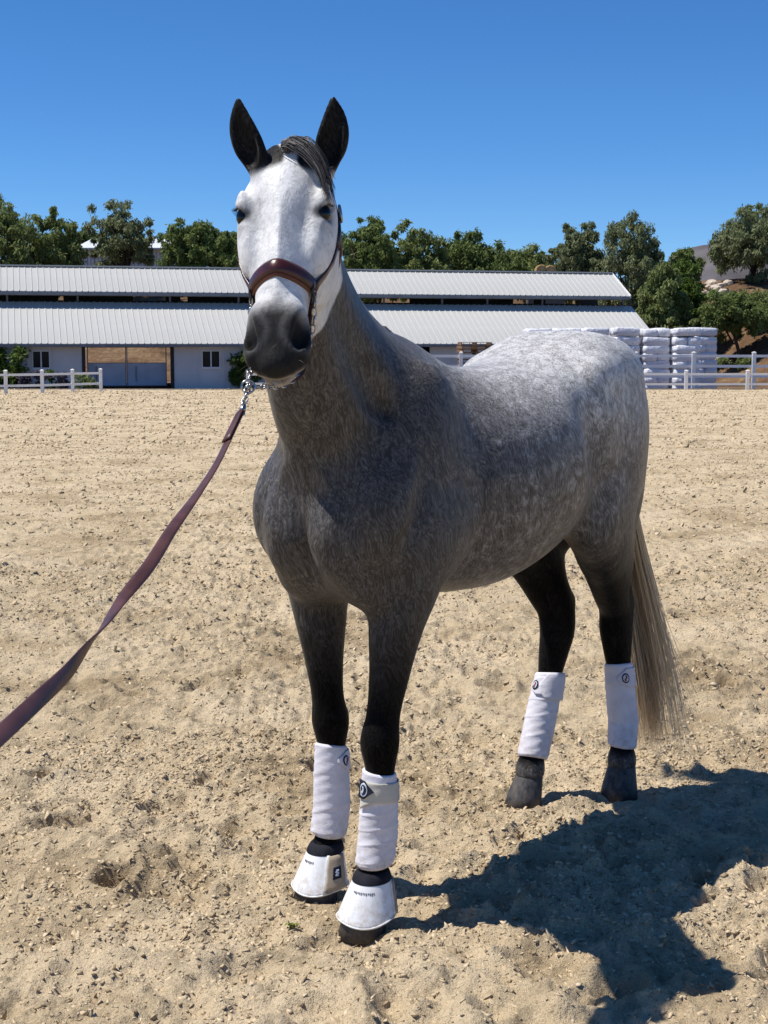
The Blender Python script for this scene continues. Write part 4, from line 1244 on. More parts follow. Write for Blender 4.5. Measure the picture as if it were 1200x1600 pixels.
# terrain beyond the arena
def land(x, y):
    x = np.asarray(x, float); y = np.asarray(y, float)
    low = -0.10 - 0.65 * sstep(ARENA_END + 0.3, 57, y)
    start = 99 + 0.25 * x - sstep(17, 27, x) * 24
    d = np.maximum(0, y - start)
    rise = 0.25 * d - 0.25 * np.maximum(0, d - 31) - 0.012 * np.maximum(0, d - 45)
    rise = rise * (1 + 0.15 * vnoise(x, y, 18, 2))
    bumps = (0.9 * vnoise(x, y, 9, 3) + 0.35 * vnoise(x, y, 2.6, 4)) * sstep(0, 8, d)
    return low + rise + bumps + 0.05 * vnoise(x, y, 1.2, 5)
ly_ = graded([(ARENA_END - 0.3, 60, 0.5), (60, 90, 1.5), (90, 150, 1.0), (150, 320, 8), (320, 1200, 40)])
lx_ = graded([(-420, -60, 30), (-60, 60, 1.0), (60, 420, 30)])
XX, YY = np.meshgrid(lx_, ly_)
ZZ = land(XX, YY)
nx, ny = len(lx_), len(ly_)
idx = (np.arange(ny - 1)[:, None] * nx + np.arange(nx - 1)[None, :]).ravel()
DIRT = NT("dry_hillside_dirt", 0.95, 0.08)
dv = DIRT.coords()
dcol = DIRT.ramp(DIRT.noise(dv, 0.22, 7, 0.65), [(0.33, (0.115, 0.066, 0.036)), (0.52, (0.20, 0.125, 0.072)), (0.70, (0.30, 0.215, 0.125))])
DIRT.color(DIRT.mix(0.7, dcol, DIRT.ramp(DIRT.noise(dv, 2.4, 6, 0.75), [(0.35, 0.4), (0.6, 1.15)]), 'MULTIPLY'))
DIRT.bump(DIRT.noise(dv, 1.6, 6, 0.7), 1.0, 0.35)
hill = link("hillside", mesh_np("hillside", np.stack([XX, YY, ZZ], 2).reshape(-1, 3), np.stack([idx, idx + 1, idx + nx + 1, idx + nx], 1)), DIRT.m, None, True)
tag(hill, kind="structure")
# arena edging board so that the sand ends on a real step
EDGE = simple_mat("edging_timber", (0.30, 0.27, 0.23), 0.8, 0.2, 0.3, 6)
tag(MB().box(-60, 60, ARENA_END - 0.02, ARENA_END + 0.06, -0.6, 0.035).build("arena_edge", EDGE), kind="structure")
# far mountain seen between the trees on the right
mx = np.linspace(120, 760, 60); my = np.linspace(1500, 2100, 16)
MX, MY = np.meshgrid(mx, my)
prof_m = 112 * np.exp(-((MX - 395) / 120) ** 2) + 60 * np.exp(-((MX - 560) / 150) ** 2)
MZ = -5 + prof_m * np.sin(np.clip((MY - 1500) / 600, 0, 1) * math.pi) + 14 * vnoise(MX, MY, 60, 3) + 6 * vnoise(MX, MY, 22, 4)
nx = 60; idx = (np.arange(15)[:, None] * nx + np.arange(59)[None, :]).ravel()
MTN = simple_mat("scrub_mountain", (0.105, 0.095, 0.100), 0.95, 0.05, 0.35, 0.02)
tag(link("far_mountain", mesh_np("far_mountain", np.stack([MX, MY, MZ], 2).reshape(-1, 3), np.stack([idx, idx + 1, idx + nx + 1, idx + nx], 1)), MTN, None, True), kind="structure")
# ------------------------------------------------------------------ the barn (its own frame: x along the front, y to the back, z up from the yard)
BK = 0.25; BA = math.atan(BK)
BZ = -0.75
b0 = pix(203.5, 600, 78.0)
BARN_M = Matrix.Translation((b0.x, b0.y, BZ)) @ Matrix.Rotation(BA, 4, 'Z')
BINV = BARN_M.inverted()
def bx_of(px, yb=0.0):
    """x along the barn where the line of sight through photo column px meets the plane y = yb of the barn."""
    d = (px - 600) / 2300.0
    # world = B0 + x*(c,s) + yb*(-s,c);  X/Y = d (to a very good approximation at these distances)
    c, s = math.cos(BA), math.sin(BA)
    X0, Y0 = b0.x - s * yb, b0.y + c * yb
    k = d * 1.0
    return (k * Y0 - X0) / (c - k * s)
barn = empty("barn"); barn.matrix_world = BARN_M
tag(barn, "long white stable barn with a raised ribbed metal roof behind the arena", "barn")
METAL = NT("pale_roof_metal", 0.42, 0.4)
mv = METAL.coords()
rustn = METAL.ramp(METAL.noise(METAL.coords((2.2, 0.22, 0.22), 'Generated'), 3.0, 6, 0.7), [(0.55, 0.0), (0.8, 0.5)])
METAL.color(METAL.mix(rustn, METAL.ramp(METAL.noise(METAL.coords((1, 0.25, 0.25)), 0.9, 6, 0.65), [(0.3, (0.43, 0.425, 0.40)), (0.7, (0.52, 0.515, 0.49))]), (0.30, 0.285, 0.255)))
METAL.bump(METAL.noise(mv, 3, 3), 0.1, 0.02)
WALL = NT("barn_siding_paint", 0.7, 0.25)
wv_ = WALL.coords()
WALL.color(WALL.ramp(WALL.noise(wv_, 0.8, 6, 0.6), [(0.3, (0.58, 0.57, 0.55)), (0.7, (0.68, 0.67, 0.65))]))
TRIM = simple_mat("grey_trim", (0.20, 0.21, 0.23), 0.6, 0.3, 0.15, 2)
WTRIM = simple_mat("white_window_trim", (0.75, 0.75, 0.74), 0.5, 0.3, 0.08, 3)
BLACK = simple_mat("dark_steel", (0.030, 0.030, 0.033), 0.6, 0.3, 0.3, 3)
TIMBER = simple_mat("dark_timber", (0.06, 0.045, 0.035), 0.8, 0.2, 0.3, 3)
GLASS = NT("window_glass", 0.12, 0.12); GLASS.color((0.010, 0.011, 0.013))
XL, XR = -17.0, bx_of(1031, -0.5)
EAVE_Z, SL = 2.40, math.tan(math.radians(27.0))
R_TOP, U_E, U_T = 4.45, 3.85, 6.70
yE = -0.5
zl = lambda r: EAVE_Z + SL * r
UE_Z = 5.22
def roof_panel_mesh(name, run, n_rib=1, pitch=0.33):
    """One ribbed sheet: flat with a raised seam at its left edge, following the slope."""
    sec = [(0.0, 0.0), (0.024, 0.038), (0.056, 0.038), (0.080, 0.0), (pitch - 0.001, 0.0)]
    v, f = [], []
    for r in (0.0, run):
        for x_, h_ in sec: v.append((x_, r, SL * r + h_))
    for r in (0.0, run):
        for x_, h_ in sec: v.append((x_, r, SL * r + h_ * 0.6 - 0.03))
    n = len(sec)
    for k in range(n - 1):
        f.append((k, k + 1, n + k + 1, n + k)); f.append((2 * n + k, 3 * n + k, 3 * n + k + 1, 2 * n + k + 1))
        f.append((k, 2 * n + k, 2 * n + k + 1, k + 1))
    f.append((0, n, 3 * n, 2 * n)); f.append((n - 1, 3 * n - 1, 4 * n - 1, 2 * n - 1))
    me = bpy.data.meshes.new(name); me.from_pydata(v, [], f); me.materials.append(METAL.m)
    return me
PITCH_P = 0.33
rf_l = empty("lower_roof", parent=barn); rf_u = empty("upper_roof", parent=barn)
tag(rf_l, "lower roof slope of pale ribbed metal"); tag(rf_u, "raised upper roof of pale ribbed metal")
me_l, me_u = roof_panel_mesh("roof_panel", R_TOP), roof_panel_mesh("roof_panel_upper", U_T - U_E)
npan = int((XR - XL) / PITCH_P)
rj = random.Random(3)
for i in range(npan):
    x_ = XR - (i + 1) * PITCH_P
    o = bpy.data.objects.new("roof_panel", me_l); o.location = (x_, yE, EAVE_Z + rj.uniform(-.004, .004)); o.parent = rf_l; COL.objects.link(o)
    if i >= 1:
        o = bpy.data.objects.new("roof_panel", me_u); o.location = (x_, yE + U_E, UE_Z + rj.uniform(-.004, .004)); o.parent = rf_u; COL.objects.link(o)
# far slopes, mirrored about the ridge, one sheet each (out of sight)
yR = yE + U_T; ridge_z = UE_Z + SL * (U_T - U_E)
def slab(p0, p1, x0, x1, th=0.05):
    (ya, za), (yb, zb) = p0, p1
    return MB().add([(x0, ya, za), (x1, ya, za), (x1, yb, zb), (x0, yb, zb), (x0, ya, za - th), (x1, ya, za - th), (x1, yb, zb - th), (x0, yb, zb - th)],
                    [(0, 1, 2, 3), (7, 6, 5, 4), (0, 4, 5, 1), (1, 5, 6, 2), (2, 6, 7, 3), (3, 7, 4, 0)])
XU = XR - PITCH_P
slab((2 * yR - (yE + U_E), UE_Z), (yR, ridge_z), XL, XU).build("rear_slope", METAL.m, rf_u)
slab((2 * yR - yE, EAVE_Z), (2 * yR - yE - R_TOP, zl(R_TOP)), XL, XR).build("rear_slope", METAL.m, rf_l)
MB().box(XL, XU, yR - 0.14, yR + 0.14, ridge_z + 0.015, ridge_z + 0.085).build("ridge_cap", METAL.m, rf_u)
MB().box(XL, XU, yE + U_E - 0.06, yE + U_E - 0.005, UE_Z - 0.20, UE_Z - 0.035).build("fascia", TRIM, rf_u)
MB().box(XL, XR, yE - 0.065, yE - 0.005, EAVE_Z - 0.17, EAVE_Z - 0.035).build("fascia", TRIM, rf_l)
MB().box(XL, XR, yE + R_TOP - 0.02, yE + R_TOP + 0.10, zl(R_TOP) - 0.22, zl(R_TOP) + 0.02).build("flashing", BLACK, rf_l)
# gable trims
MB().add([(XU + .001, yE + U_E - 0.03, UE_Z - 0.12), (XU + .001, yR, ridge_z - 0.10), (XU + .001, yR, ridge_z + 0.07), (XU + .001, yE + U_E - 0.03, UE_Z + 0.05), (XU + .06, yE + U_E - 0.03, UE_Z - 0.12), (XU + .06, yR, ridge_z - 0.10), (XU + .06, yR, ridge_z + 0.07), (XU + .06, yE + U_E - 0.03, UE_Z + 0.05)],
         [(0, 1, 2, 3), (7, 6, 5, 4), (0, 4, 5, 1), (1, 5, 6, 2), (2, 6, 7, 3), (3, 7, 4, 0)]).build("gable_trim", WTRIM, rf_u)
# monitor posts and rail seen in the gap between the roofs
for px in (17, 126, 269, 375, 600, 690, 760, 845, 970):
    xx = bx_of(px, yE + R_TOP + 0.15)
    MB().box(xx - 0.05, xx + 0.05, yE + R_TOP + 0.12, yE + R_TOP + 0.22, zl(R_TOP) - 0.3, UE_Z + SL * (R_TOP - U_E) - 0.05).build("monitor_post", TRIM, barn)
MB().box(XL, XU, yE + R_TOP + 0.13, yE + R_TOP + 0.20, zl(R_TOP) + 0.34, zl(R_TOP) + 0.40).build("monitor_rail", TRIM, barn)
ym = 2 * yR - yE - R_TOP - 0.10
cuts = [XL] + sorted(bx_of(p, ym) for p in (96, 104, 212, 262, 285, 296, 555, 640, 800, 832, 850, 905)) + [XU]
for a, b in zip(cuts[0::2], cuts[1::2]):
    MB().box(a, b, ym, ym + 0.1, zl(R_TOP) - 0.9, UE_Z + SL * (R_TOP - U_E) - 0.04).build("gap_dark_sheet", BLACK, barn)  # black sheets added so the gap between the roofs reads as dark
MB().box(XL, XU, ym - 0.05, ym - 0.005, zl(R_TOP) - 0.9, zl(R_TOP) + 0.22).build("rear_flashing", BLACK, barn)
# truss beams under the upper roof
for k in range(24):
    xx = XL + 1.5 + k * (XU - XL - 2.5) / 23
    MB().box(xx - 0.06, xx + 0.06, yE + U_E + 0.1, 2 * yR - yE - U_E - 0.1, UE_Z - 0.10, UE_Z + 0.02).build("tie_beam", BLACK, barn)

# front wall: separate sheets between battens, openings left free
DOOR = (bx_of(131), bx_of(273))
OPEN2 = (bx_of(648), bx_of(672))
WINS = [(bx_of(53), bx_of(81)), (bx_of(316.5), bx_of(345.5))]
WT = EAVE_Z + 0.20
wz0, wz1 = None, None
def z_of(py, y=0.0):
    return pix(200, py, b0.y + y).z - BZ
WZ = (z_of(575.5), z_of(547.5))
seams = sorted([XL, XR - 0.5, *DOOR, *OPEN2] + [bx_of(p) for p in (-95, -45, 8, 46, 86, 311.5, 351.5, 400, 450, 500, 550, 600, 705, 740, 775, 820, 865, 910, 950)])
wall_root = empty("front_wall", parent=barn)
def pane_wall(xa, xb, z0, z1):
    MB().box(xa + 0.006, xb - 0.006, 0.0, 0.10, z0, z1).build("wall_panel", WALL.m, wall_root)
for xa, xb in zip(seams[:-1], seams[1:]):
    if xb - xa < 0.05: continue
    mid = (xa + xb) / 2
    if DOOR[0] < mid < DOOR[1] or OPEN2[0] < mid < OPEN2[1]:
        pane_wall(xa, xb, 2.26, WT - 0.02)
        continue
    w = [q for q in WINS if q[0] > xa and q[1] < xb]
    if w:
        q = w[0]
        pane_wall(xa, q[0], 0, WT); pane_wall(q[1], xb, 0, WT)
        MB().box(q[0] - .004, q[1] + .004, 0.002, 0.098, 0, WZ[0]).build("wall_panel", WALL.m, wall_root)
        MB().box(q[0] - .004, q[1] + .004, 0.002, 0.098, WZ[1], WT).build("wall_panel", WALL.m, wall_root)
    else: pane_wall(xa, xb, 0, WT)
for s_ in seams:
    if DOOR[0] + .1 < s_ < DOOR[1] - .1: continue
    MB().box(s_ - 0.035, s_ + 0.035, -0.028, 0.02, 0.0, 2.24).build("batten", WALL.m, wall_root)
for q in WINS:
    wr = empty("window", parent=barn)
    x0, x1 = q; z0, z1 = WZ; t_ = 0.055
    mb = MB().box(x0, x1, -0.045, 0.03, z0, z0 + t_).box(x0, x1, -0.045, 0.03, z1 - t_, z1).box(x0, x0 + t_, -0.045, 0.03, z0 + t_, z1 - t_).box(x1 - t_, x1, -0.045, 0.03, z0 + t_, z1 - t_)
    mb.build("window_frame", WTRIM, wr)
    xm = (x0 + x1) / 2
    MB().box(xm - 0.035, xm + 0.035, -0.04, 0.028, z0 + t_, z1 - t_).build("mullion", WTRIM, wr)
    MB().box(x0 + t_, xm - 0.035, 0.0, 0.012, z0 + t_, z1 - t_).build("pane", GLASS.m, wr)
    MB().box(xm + 0.035, x1 - t_, 0.006, 0.018, z0 + t_, z1 - t_).build("pane", GLASS.m, wr)
    MB().box(x0 - 0.05, x1 + 0.05, -0.07, 0.0, z0 - 0.05, z0 - 0.002).build("sill", WTRIM, wr)
# aisle: jambs, inner walls, floor slab, rear wall
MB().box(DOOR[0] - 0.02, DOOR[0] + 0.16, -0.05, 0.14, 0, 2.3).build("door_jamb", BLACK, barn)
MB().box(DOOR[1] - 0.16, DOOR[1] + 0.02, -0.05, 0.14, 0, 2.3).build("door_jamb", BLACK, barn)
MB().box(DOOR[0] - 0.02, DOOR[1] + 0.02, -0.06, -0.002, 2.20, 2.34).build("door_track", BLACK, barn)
yB = 2 * yR
for px, w_ in ((128, -0.12), (274, 0.12)):
    for k in range(5):
        ya = 0.2 + k * (yB - 0.4) / 5
        xs = bx_of(px, ya + 1.2)
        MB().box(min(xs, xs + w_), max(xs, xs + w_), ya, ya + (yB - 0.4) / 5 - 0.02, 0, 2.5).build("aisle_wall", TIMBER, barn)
CONC = simple_mat("concrete_slab", (0.10, 0.095, 0.09), 0.9, 0.1, 0.3, 1)
MB().box(XL, XR - 0.5, -0.3, yB + 0.3, -0.6, 0.02).build("floor_slab", CONC, barn)
MB().box(XL, bx_of(126, yB), yB - 0.1, yB, 0, WT).build("rear_wall", WALL.m, barn)
MB().box(bx_of(276, yB), XR - 0.5, yB - 0.1, yB, 0, WT).build("rear_wall", WALL.m, barn)
MB().add([(XR - 0.5, 0.1, 0), (XR - 0.5, yB - .1, 0), (XR - 0.5, yB - .1, WT), (XR - 0.5, yE + 2 * U_T - R_TOP, zl(R_TOP) - .1), (XR - 0.5, yE + R_TOP, zl(R_TOP) - 0.1), (XR - 0.5, 0.1, WT),
          (XR - 0.62, 0.1, 0), (XR - 0.62, yB - .1, 0), (XR - 0.62, yB - .1, WT), (XR - 0.62, yE + 2 * U_T - R_TOP, zl(R_TOP) - .1), (XR - 0.62, yE + R_TOP, zl(R_TOP) - 0.1), (XR - 0.62, 0.1, WT)],
         [(0, 1, 2, 3, 4, 5), (11, 10, 9, 8, 7, 6), (0, 6, 7, 1), (5, 11, 6, 0), (1, 7, 8, 2), (2, 8, 9, 3), (3, 9, 10, 4), (4, 10, 11, 5)]).build("gable_wall", WALL.m, barn)
# stall fronts inside keep the interior dark
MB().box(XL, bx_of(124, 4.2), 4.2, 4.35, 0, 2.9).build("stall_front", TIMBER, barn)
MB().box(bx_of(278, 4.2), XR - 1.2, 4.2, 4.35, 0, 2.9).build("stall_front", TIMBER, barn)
# the aisle gate: two leaves, solid below, open above
gate = empty("aisle_gate"); gate.matrix_world = BARN_M
tag(gate, "pale blue two-leaf gate closing the barn aisle, open mesh above", "gate")
GATE = simple_mat("pale_gate_paint", (0.40, 0.45, 0.52), 0.6, 0.3, 0.12, 1.5)
g0, gm, g1 = bx_of(138.5, 0.5), bx_of(199.5, 0.5), bx_of(262, 0.5)
gz0, gz1, gz2 = 0.16, z_of(567.5, .5), 2.2
for a, b in ((g0, gm - 0.01), (gm + 0.01, g1)):
    leaf = empty("gate_leaf", parent=gate)
    MB().box(a + 0.05, b - 0.05, 0.49, 0.52, gz0 + 0.05, gz1).build("solid_panel", GATE, leaf)
    MB().box(a, a + 0.05, 0.47, 0.53, gz0, gz2).box(b - 0.05, b, 0.47, 0.53, gz0, gz2).box(a + 0.05, b - 0.05, 0.47, 0.53, gz0, gz0 + 0.05).box(a + 0.05, b - 0.05, 0.47, 0.53, gz1, gz1 + 0.03).build("leaf_frame", TRIM, leaf)
    xm = a + (b - a) * 0.22
    MB().box(xm, xm + 0.05, 0.44, 0.468, gz0 + 0.25, gz1 - 0.15).build("pull_bar", TRIM, leaf)

# ------------------------------------------------------------------ white rail fences
FENCE = simple_mat("white_vinyl", (0.84, 0.83, 0.81), 0.45, 0.35, 0.06, 1.5)
def fence(name, label, posts, h, rails, z0=0.0, pw=0.075, rail_h=0.075, sink=0.2):
    root = empty(name, (posts[0].x, posts[0].y, z0))
    tag(root, label, "fence")
    o = root.location
    P = [Vector((p.x, p.y, 0)) - Vector((o.x, o.y, 0)) for p in posts]
    for p in P:
        b = MB().box(p.x - pw / 2, p.x + pw / 2, p.y - pw / 2, p.y + pw / 2, -sink, h)
        po = b.build("post", FENCE, root)
        c = MB(); w = pw / 2 + 0.012
        c.box(p.x - w, p.x + w, p.y - w, p.y + w, h, h + 0.02)
        c.add([(p.x - w, p.y - w, h + .02), (p.x + w, p.y - w, h + .02), (p.x + w, p.y + w, h + .02), (p.x - w, p.y + w, h + .02), (p.x, p.y, h + .05)], [(0, 1, 4), (1, 2, 4), (2, 3, 4), (3, 0, 4)])
        c.build("post_cap", FENCE, po)
    for a, b in zip(P[:-1], P[1:]):
        d = (b - a); L = d.length; d.normalize()
        M = Matrix(((d.x, -d.y, 0, a.x), (d.y, d.x, 0, a.y), (0, 0, 1, 0), (0, 0, 0, 1)))
        for rz in rails:
            MB().box(pw / 2 + .001, L - pw / 2 - .001, -0.02, 0.02, rz - rail_h / 2, rz + rail_h / 2, M).build("rail", FENCE, root)
    return root
def gp(px, d): return pix(px, 600, d)
fence("rail_fence", "low white two-rail fence in front of the barn at the far left", [gp(-95, 46.6), gp(-43, 47.4), gp(9, 48.2), gp(66, 49.0), gp(113.5, 50.2), gp(157.5, 51.4)], 0.72, [0.60, 0.24], pw=0.10)
fence("rail_fence", "short white fence seen below the muzzle, beside the green hedge", [gp(387, 51.8), gp(441, 51.8), gp(497, 51.8)], 0.66, [0.55, 0.22], pw=0.10)
fence("rail_fence", "low white two-rail fence nearest the sand behind the rump", [gp(px, 52.0) for px in (700, 795, 888, 981, 1072, 1168, 1264)], 0.66, [0.55, 0.20], pw=0.11)
fence("rail_fence", "taller white fence standing just behind the low one on the right", [gp(px, 55.5) for px in (630, 720, 811, 902, 993, 1083, 1177, 1270)], 1.30, [1.18, 0.80, 0.42], z0=-0.02, pw=0.13, rail_h=0.10, sink=0.6)

# ------------------------------------------------------------------ stacks of bagged bedding on pallets
BAG = NT("white_plastic_bag", 0.35, 0.4)
gv = BAG.coords()
oi = BAG.n('ShaderNodeObjectInfo')
band = BAG.n('ShaderNodeTexWave', bands_direction='Z', i_Scale=2.2, i_Distortion=3.0, i_Detail=2.0); BAG.l(gv, band.inputs['Vector'])
bb = BAG.math('MULTIPLY', BAG.ramp(band.outputs[0], [(0.55, 0.0), (0.8, 1.0)]), BAG.ramp(BAG.noise(gv, 6, 3), [(0.45, 0.0), (0.62, 0.55)]))
BAG.color(BAG.mix(bb, BAG.ramp(oi.outputs['Random'], [(0.0, (0.62, 0.62, 0.67)), (1.0, (0.84, 0.84, 0.86))]), (0.34, 0.35, 0.46)))
BAG.bump(BAG.noise(gv, 9, 4, 0.7), 0.9, 0.05)
def bag_mesh(w, d, h, seed):
    r = np.random.default_rng(seed); v, f = [], []
    nu, nv = 10, 6
    for j in range(nv + 1):
        b = -math.pi / 2 + math.pi * j / nv
        for i in range(nu):
            a = 2 * math.pi * i / nu
            cx, cy, cz = math.cos(a) * math.cos(b), math.sin(a) * math.cos(b), math.sin(b)
            sg = lambda q, e: math.copysign(abs(q) ** e, q)
            v.append((sg(cx, 0.26) * w / 2 * (1 + r.normal(0, .012)), sg(cy, 0.26) * d / 2 * (1 + r.normal(0, .012)), sg(cz, 0.42) * h / 2 + r.normal(0, .006)))
    for j in range(nv):
        for i in range(nu):
            k = (i + 1) % nu
            f.append((j * nu + i, j * nu + k, (j + 1) * nu + k, (j + 1) * nu + i))
    me = bpy.data.meshes.new("bag"); me.from_pydata(v, [], f); me.materials.append(BAG.m)
    me.polygons.foreach_set('use_smooth', np.ones(len(me.polygons), bool))
    return me
BAGS = [bag_mesh(0.54, 0.58, 0.338, s) for s in range(4)]
BAGS_B = [bag_mesh(1.06, 0.40, 0.338, s + 10) for s in range(4)]
def wood_mat():
    t = NT("pallet_wood", 0.85, 0.15)
    t.color(t.ramp(t.noise(t.coords((1, 1, 6)), 3, 5), [(0.3, (0.15, 0.085, 0.05)), (0.7, (0.33, 0.20, 0.12))]))
    return t.m
PWOOD = wood_mat()
def pallet_parts(root, w=1.2, d=1.1, z=0.0):
    t = MB(); n = 7
    for k in range(n):
        y_ = -d / 2 + k * (d - 0.1) / (n - 1); t.box(-w / 2, w / 2, y_, y_ + 0.1, z + 0.122, z + 0.142)
    t.build("top_deck", PWOOD, root)
    s_ = MB()
    for x_ in (-w / 2, -0.02, w / 2 - 0.04): s_.box(x_, x_ + 0.04, -d / 2, d / 2, z + 0.022, z + 0.120)
    s_.build("stringers", PWOOD, root)
    b = MB()
    for k in range(3):
        y_ = -d / 2 + k * (d - 0.12) / 2; b.box(-w / 2, w / 2, y_, y_ + 0.12, z, z + 0.020)
    b.build("bottom_deck", PWOOD, root)
rb = random.Random(9)
STK = [(838, 59.2, 9, "stack of white bedding bags furthest left, its rounded top just above the rump"), (883, 59.4, 9, "second bag stack from the left, partly hidden by the rump"),
       (927, 59.0, 9, "third bag stack from the left, behind the curve of the rump"), (974, 59.2, 9, "fourth bag stack from the left, behind the first tall fence post"),
       (1020, 59.0, 9, "second bag stack from the right, behind the low fence"), (1068, 58.6, 9, "rightmost front bag stack, the tallest beside the hillside"), (1094, 61.0, 9, "bag stack tucked behind the rightmost one, only its edge showing")]
for si, (px, d, nl, lab) in enumerate(STK):
    p = pix(px, 600, d); zg = float(land(p.x, p.y))
    root = empty("bag_stack", (p.x, p.y, zg), 0.10 + rb.uniform(-.04, .04))
    tag(root, lab, "bag stack", "bagged bedding stacked behind the fence")
    pallet_parts(root, 1.15, 1.1)
    for L in range(nl):
        zz_ = 0.142 + 0.155 + L * 0.312
        spots = [((ix - .5) * 0.515, (iy - .5) * 0.56, BAGS) for ix in (0, 1) for iy in (0, 1)] if (L + si) % 3 == 0 else [(0.0, (ix - 1) * 0.385, BAGS_B) for ix in (0, 1, 2)]
        for bx_, by_, kind_ in spots:
            o = bpy.data.objects.new("bag", rb.choice(kind_))
            o.location = (bx_ + rb.uniform(-.025, .025), by_ + rb.uniform(-.03, .03), zz_ + (rb.uniform(-.008, .008) if L < nl - 1 else rb.uniform(0.0, 0.06)))
            o.rotation_euler = (rb.uniform(-.04, .04), rb.uniform(-.05, .05), rb.choice((0, math.pi)) + rb.uniform(-.05, .05))
            o.parent = root; COL.objects.link(o)
# pile of empty wooden pallets
p = pix(741, 600, 61); zg = float(land(p.x, p.y))
for k in range(17):
    root = empty("wooden_pallet", (p.x + rb.uniform(-.03, .03), p.y + rb.uniform(-.03, .03), zg + k * 0.1435), 0.12 + rb.uniform(-.05, .05))
    nth = ("topmost", "second", "third", "fourth", "fifth", "sixth", "seventh", "eighth", "ninth", "tenth", "eleventh", "twelfth", "thirteenth", "fourteenth", "fifteenth", "sixteenth", "bottom")[16 - k]
    tag(root, f"{nth} reddish brown wooden pallet" + ("" if nth in ("topmost", "bottom") else " from the top") + " of the pile above the horse's back", "pallet", "wooden pallets piled behind the horse")
    pallet_parts(root, 1.25, 1.15)
# ------------------------------------------------------------------ trees, shrubs, hill buildings, rocks
def leaf_mat(name, stops, trans=0.42):
    t = NT(name, 0.65, 0.2)
    at = t.n('ShaderNodeAttribute', attribute_name='tone')
    c = t.ramp(at.outputs['Fac'], stops)
    t.color(c)
    tr = t.n('ShaderNodeBsdfTranslucent'); t.l(c, tr.inputs[0])
    mx_ = t.n('ShaderNodeMixShader', i_0=trans)
    out = t.t.nodes['Material Output']
    t.l(t.b.outputs[0], mx_.inputs[1]); t.l(tr.outputs[0], mx_.inputs[2]); t.l(mx_.outputs[0], out.inputs[0])
    return t.m
LEAF_PEPPER = leaf_mat("pepper_leaves", [(0, (0.094, 0.125, 0.037)), (0.5, (0.206, 0.250, 0.085)), (1.0, (0.362, 0.406, 0.163))])
LEAF_DARK = leaf_mat("dark_evergreen_leaves", [(0, (0.069, 0.100, 0.030)), (0.5, (0.156, 0.206, 0.062)), (1.0, (0.288, 0.344, 0.119))])
LEAF_GREY = leaf_mat("grey_green_leaves", [(0.0, (0.10, 0.12, 0.055)), (0.5, (0.21, 0.24, 0.115)), (1.0, (0.34, 0.37, 0.20))])
LEAF_LIGHT = leaf_mat("light_green_leaves", [(0.0, (0.050, 0.085, 0.015)), (0.5, (0.10, 0.16, 0.030)), (1.0, (0.18, 0.25, 0.06))])
LAV = leaf_mat("lavender_sprigs", [(0.0, (0.05, 0.055, 0.05)), (0.5, (0.10, 0.09, 0.12)), (1.0, (0.20, 0.16, 0.26))])
BARK = simple_mat("bark", (0.060, 0.046, 0.036), 0.9, 0.1, 0.35, 3, 0.6, 8, 0.05)
def leaf_cloud(name, clumps, per, size, r, droop=1.0, aspect=0.36):
    """clumps: (x, y, z, radius); sprays of narrow hanging leaves through each clump."""
    C = np.array(clumps); n = len(C) * per
    k = np.repeat(np.arange(len(C)), per)
    u = r.normal(size=(n, 3)); u /= np.linalg.norm(u, axis=1)[:, None]
    rad = C[k, 3] * r.random(n) ** 0.45
    P = C[k, :3] + u * rad[:, None] * np.array([1, 1, 0.85])
    P[:, 2] -= droop * C[k, 3] * 0.55 * r.random(n) ** 2
    L = size * (0.6 + 0.8 * r.random(n))
    d = r.normal(size=(n, 3)) * np.array([0.55, 0.55, 0.45]); d[:, 2] -= droop * 0.8
    d /= np.linalg.norm(d, axis=1)[:, None]
    s = np.cross(d, r.normal(size=(n, 3))); s /= np.linalg.norm(s, axis=1)[:, None]
    w = (L * aspect * 0.5)[:, None]
    Lc = L[:, None]
    bend = np.cross(d, s) * Lc * 0.12
    v = np.stack([P, P + d * Lc * .45 + s * w + bend, P + d * Lc, P + d * Lc * .45 - s * w + bend], 1).reshape(-1, 3)
    f = np.arange(n * 4).reshape(n, 4)
    me = mesh_np(name, v, f)
    ct = r.random(len(C))
    tone = np.clip(0.30 * ct[k] + 0.5 * r.random(n) + 0.12, 0, 1)
    a = me.color_attributes.new('tone', 'FLOAT_COLOR', 'POINT')
    t4 = np.repeat(tone, 4)
    a.data.foreach_set('color', np.stack([t4, t4, t4, np.ones_like(t4)], 1).astype(np.float32).ravel())
    return me
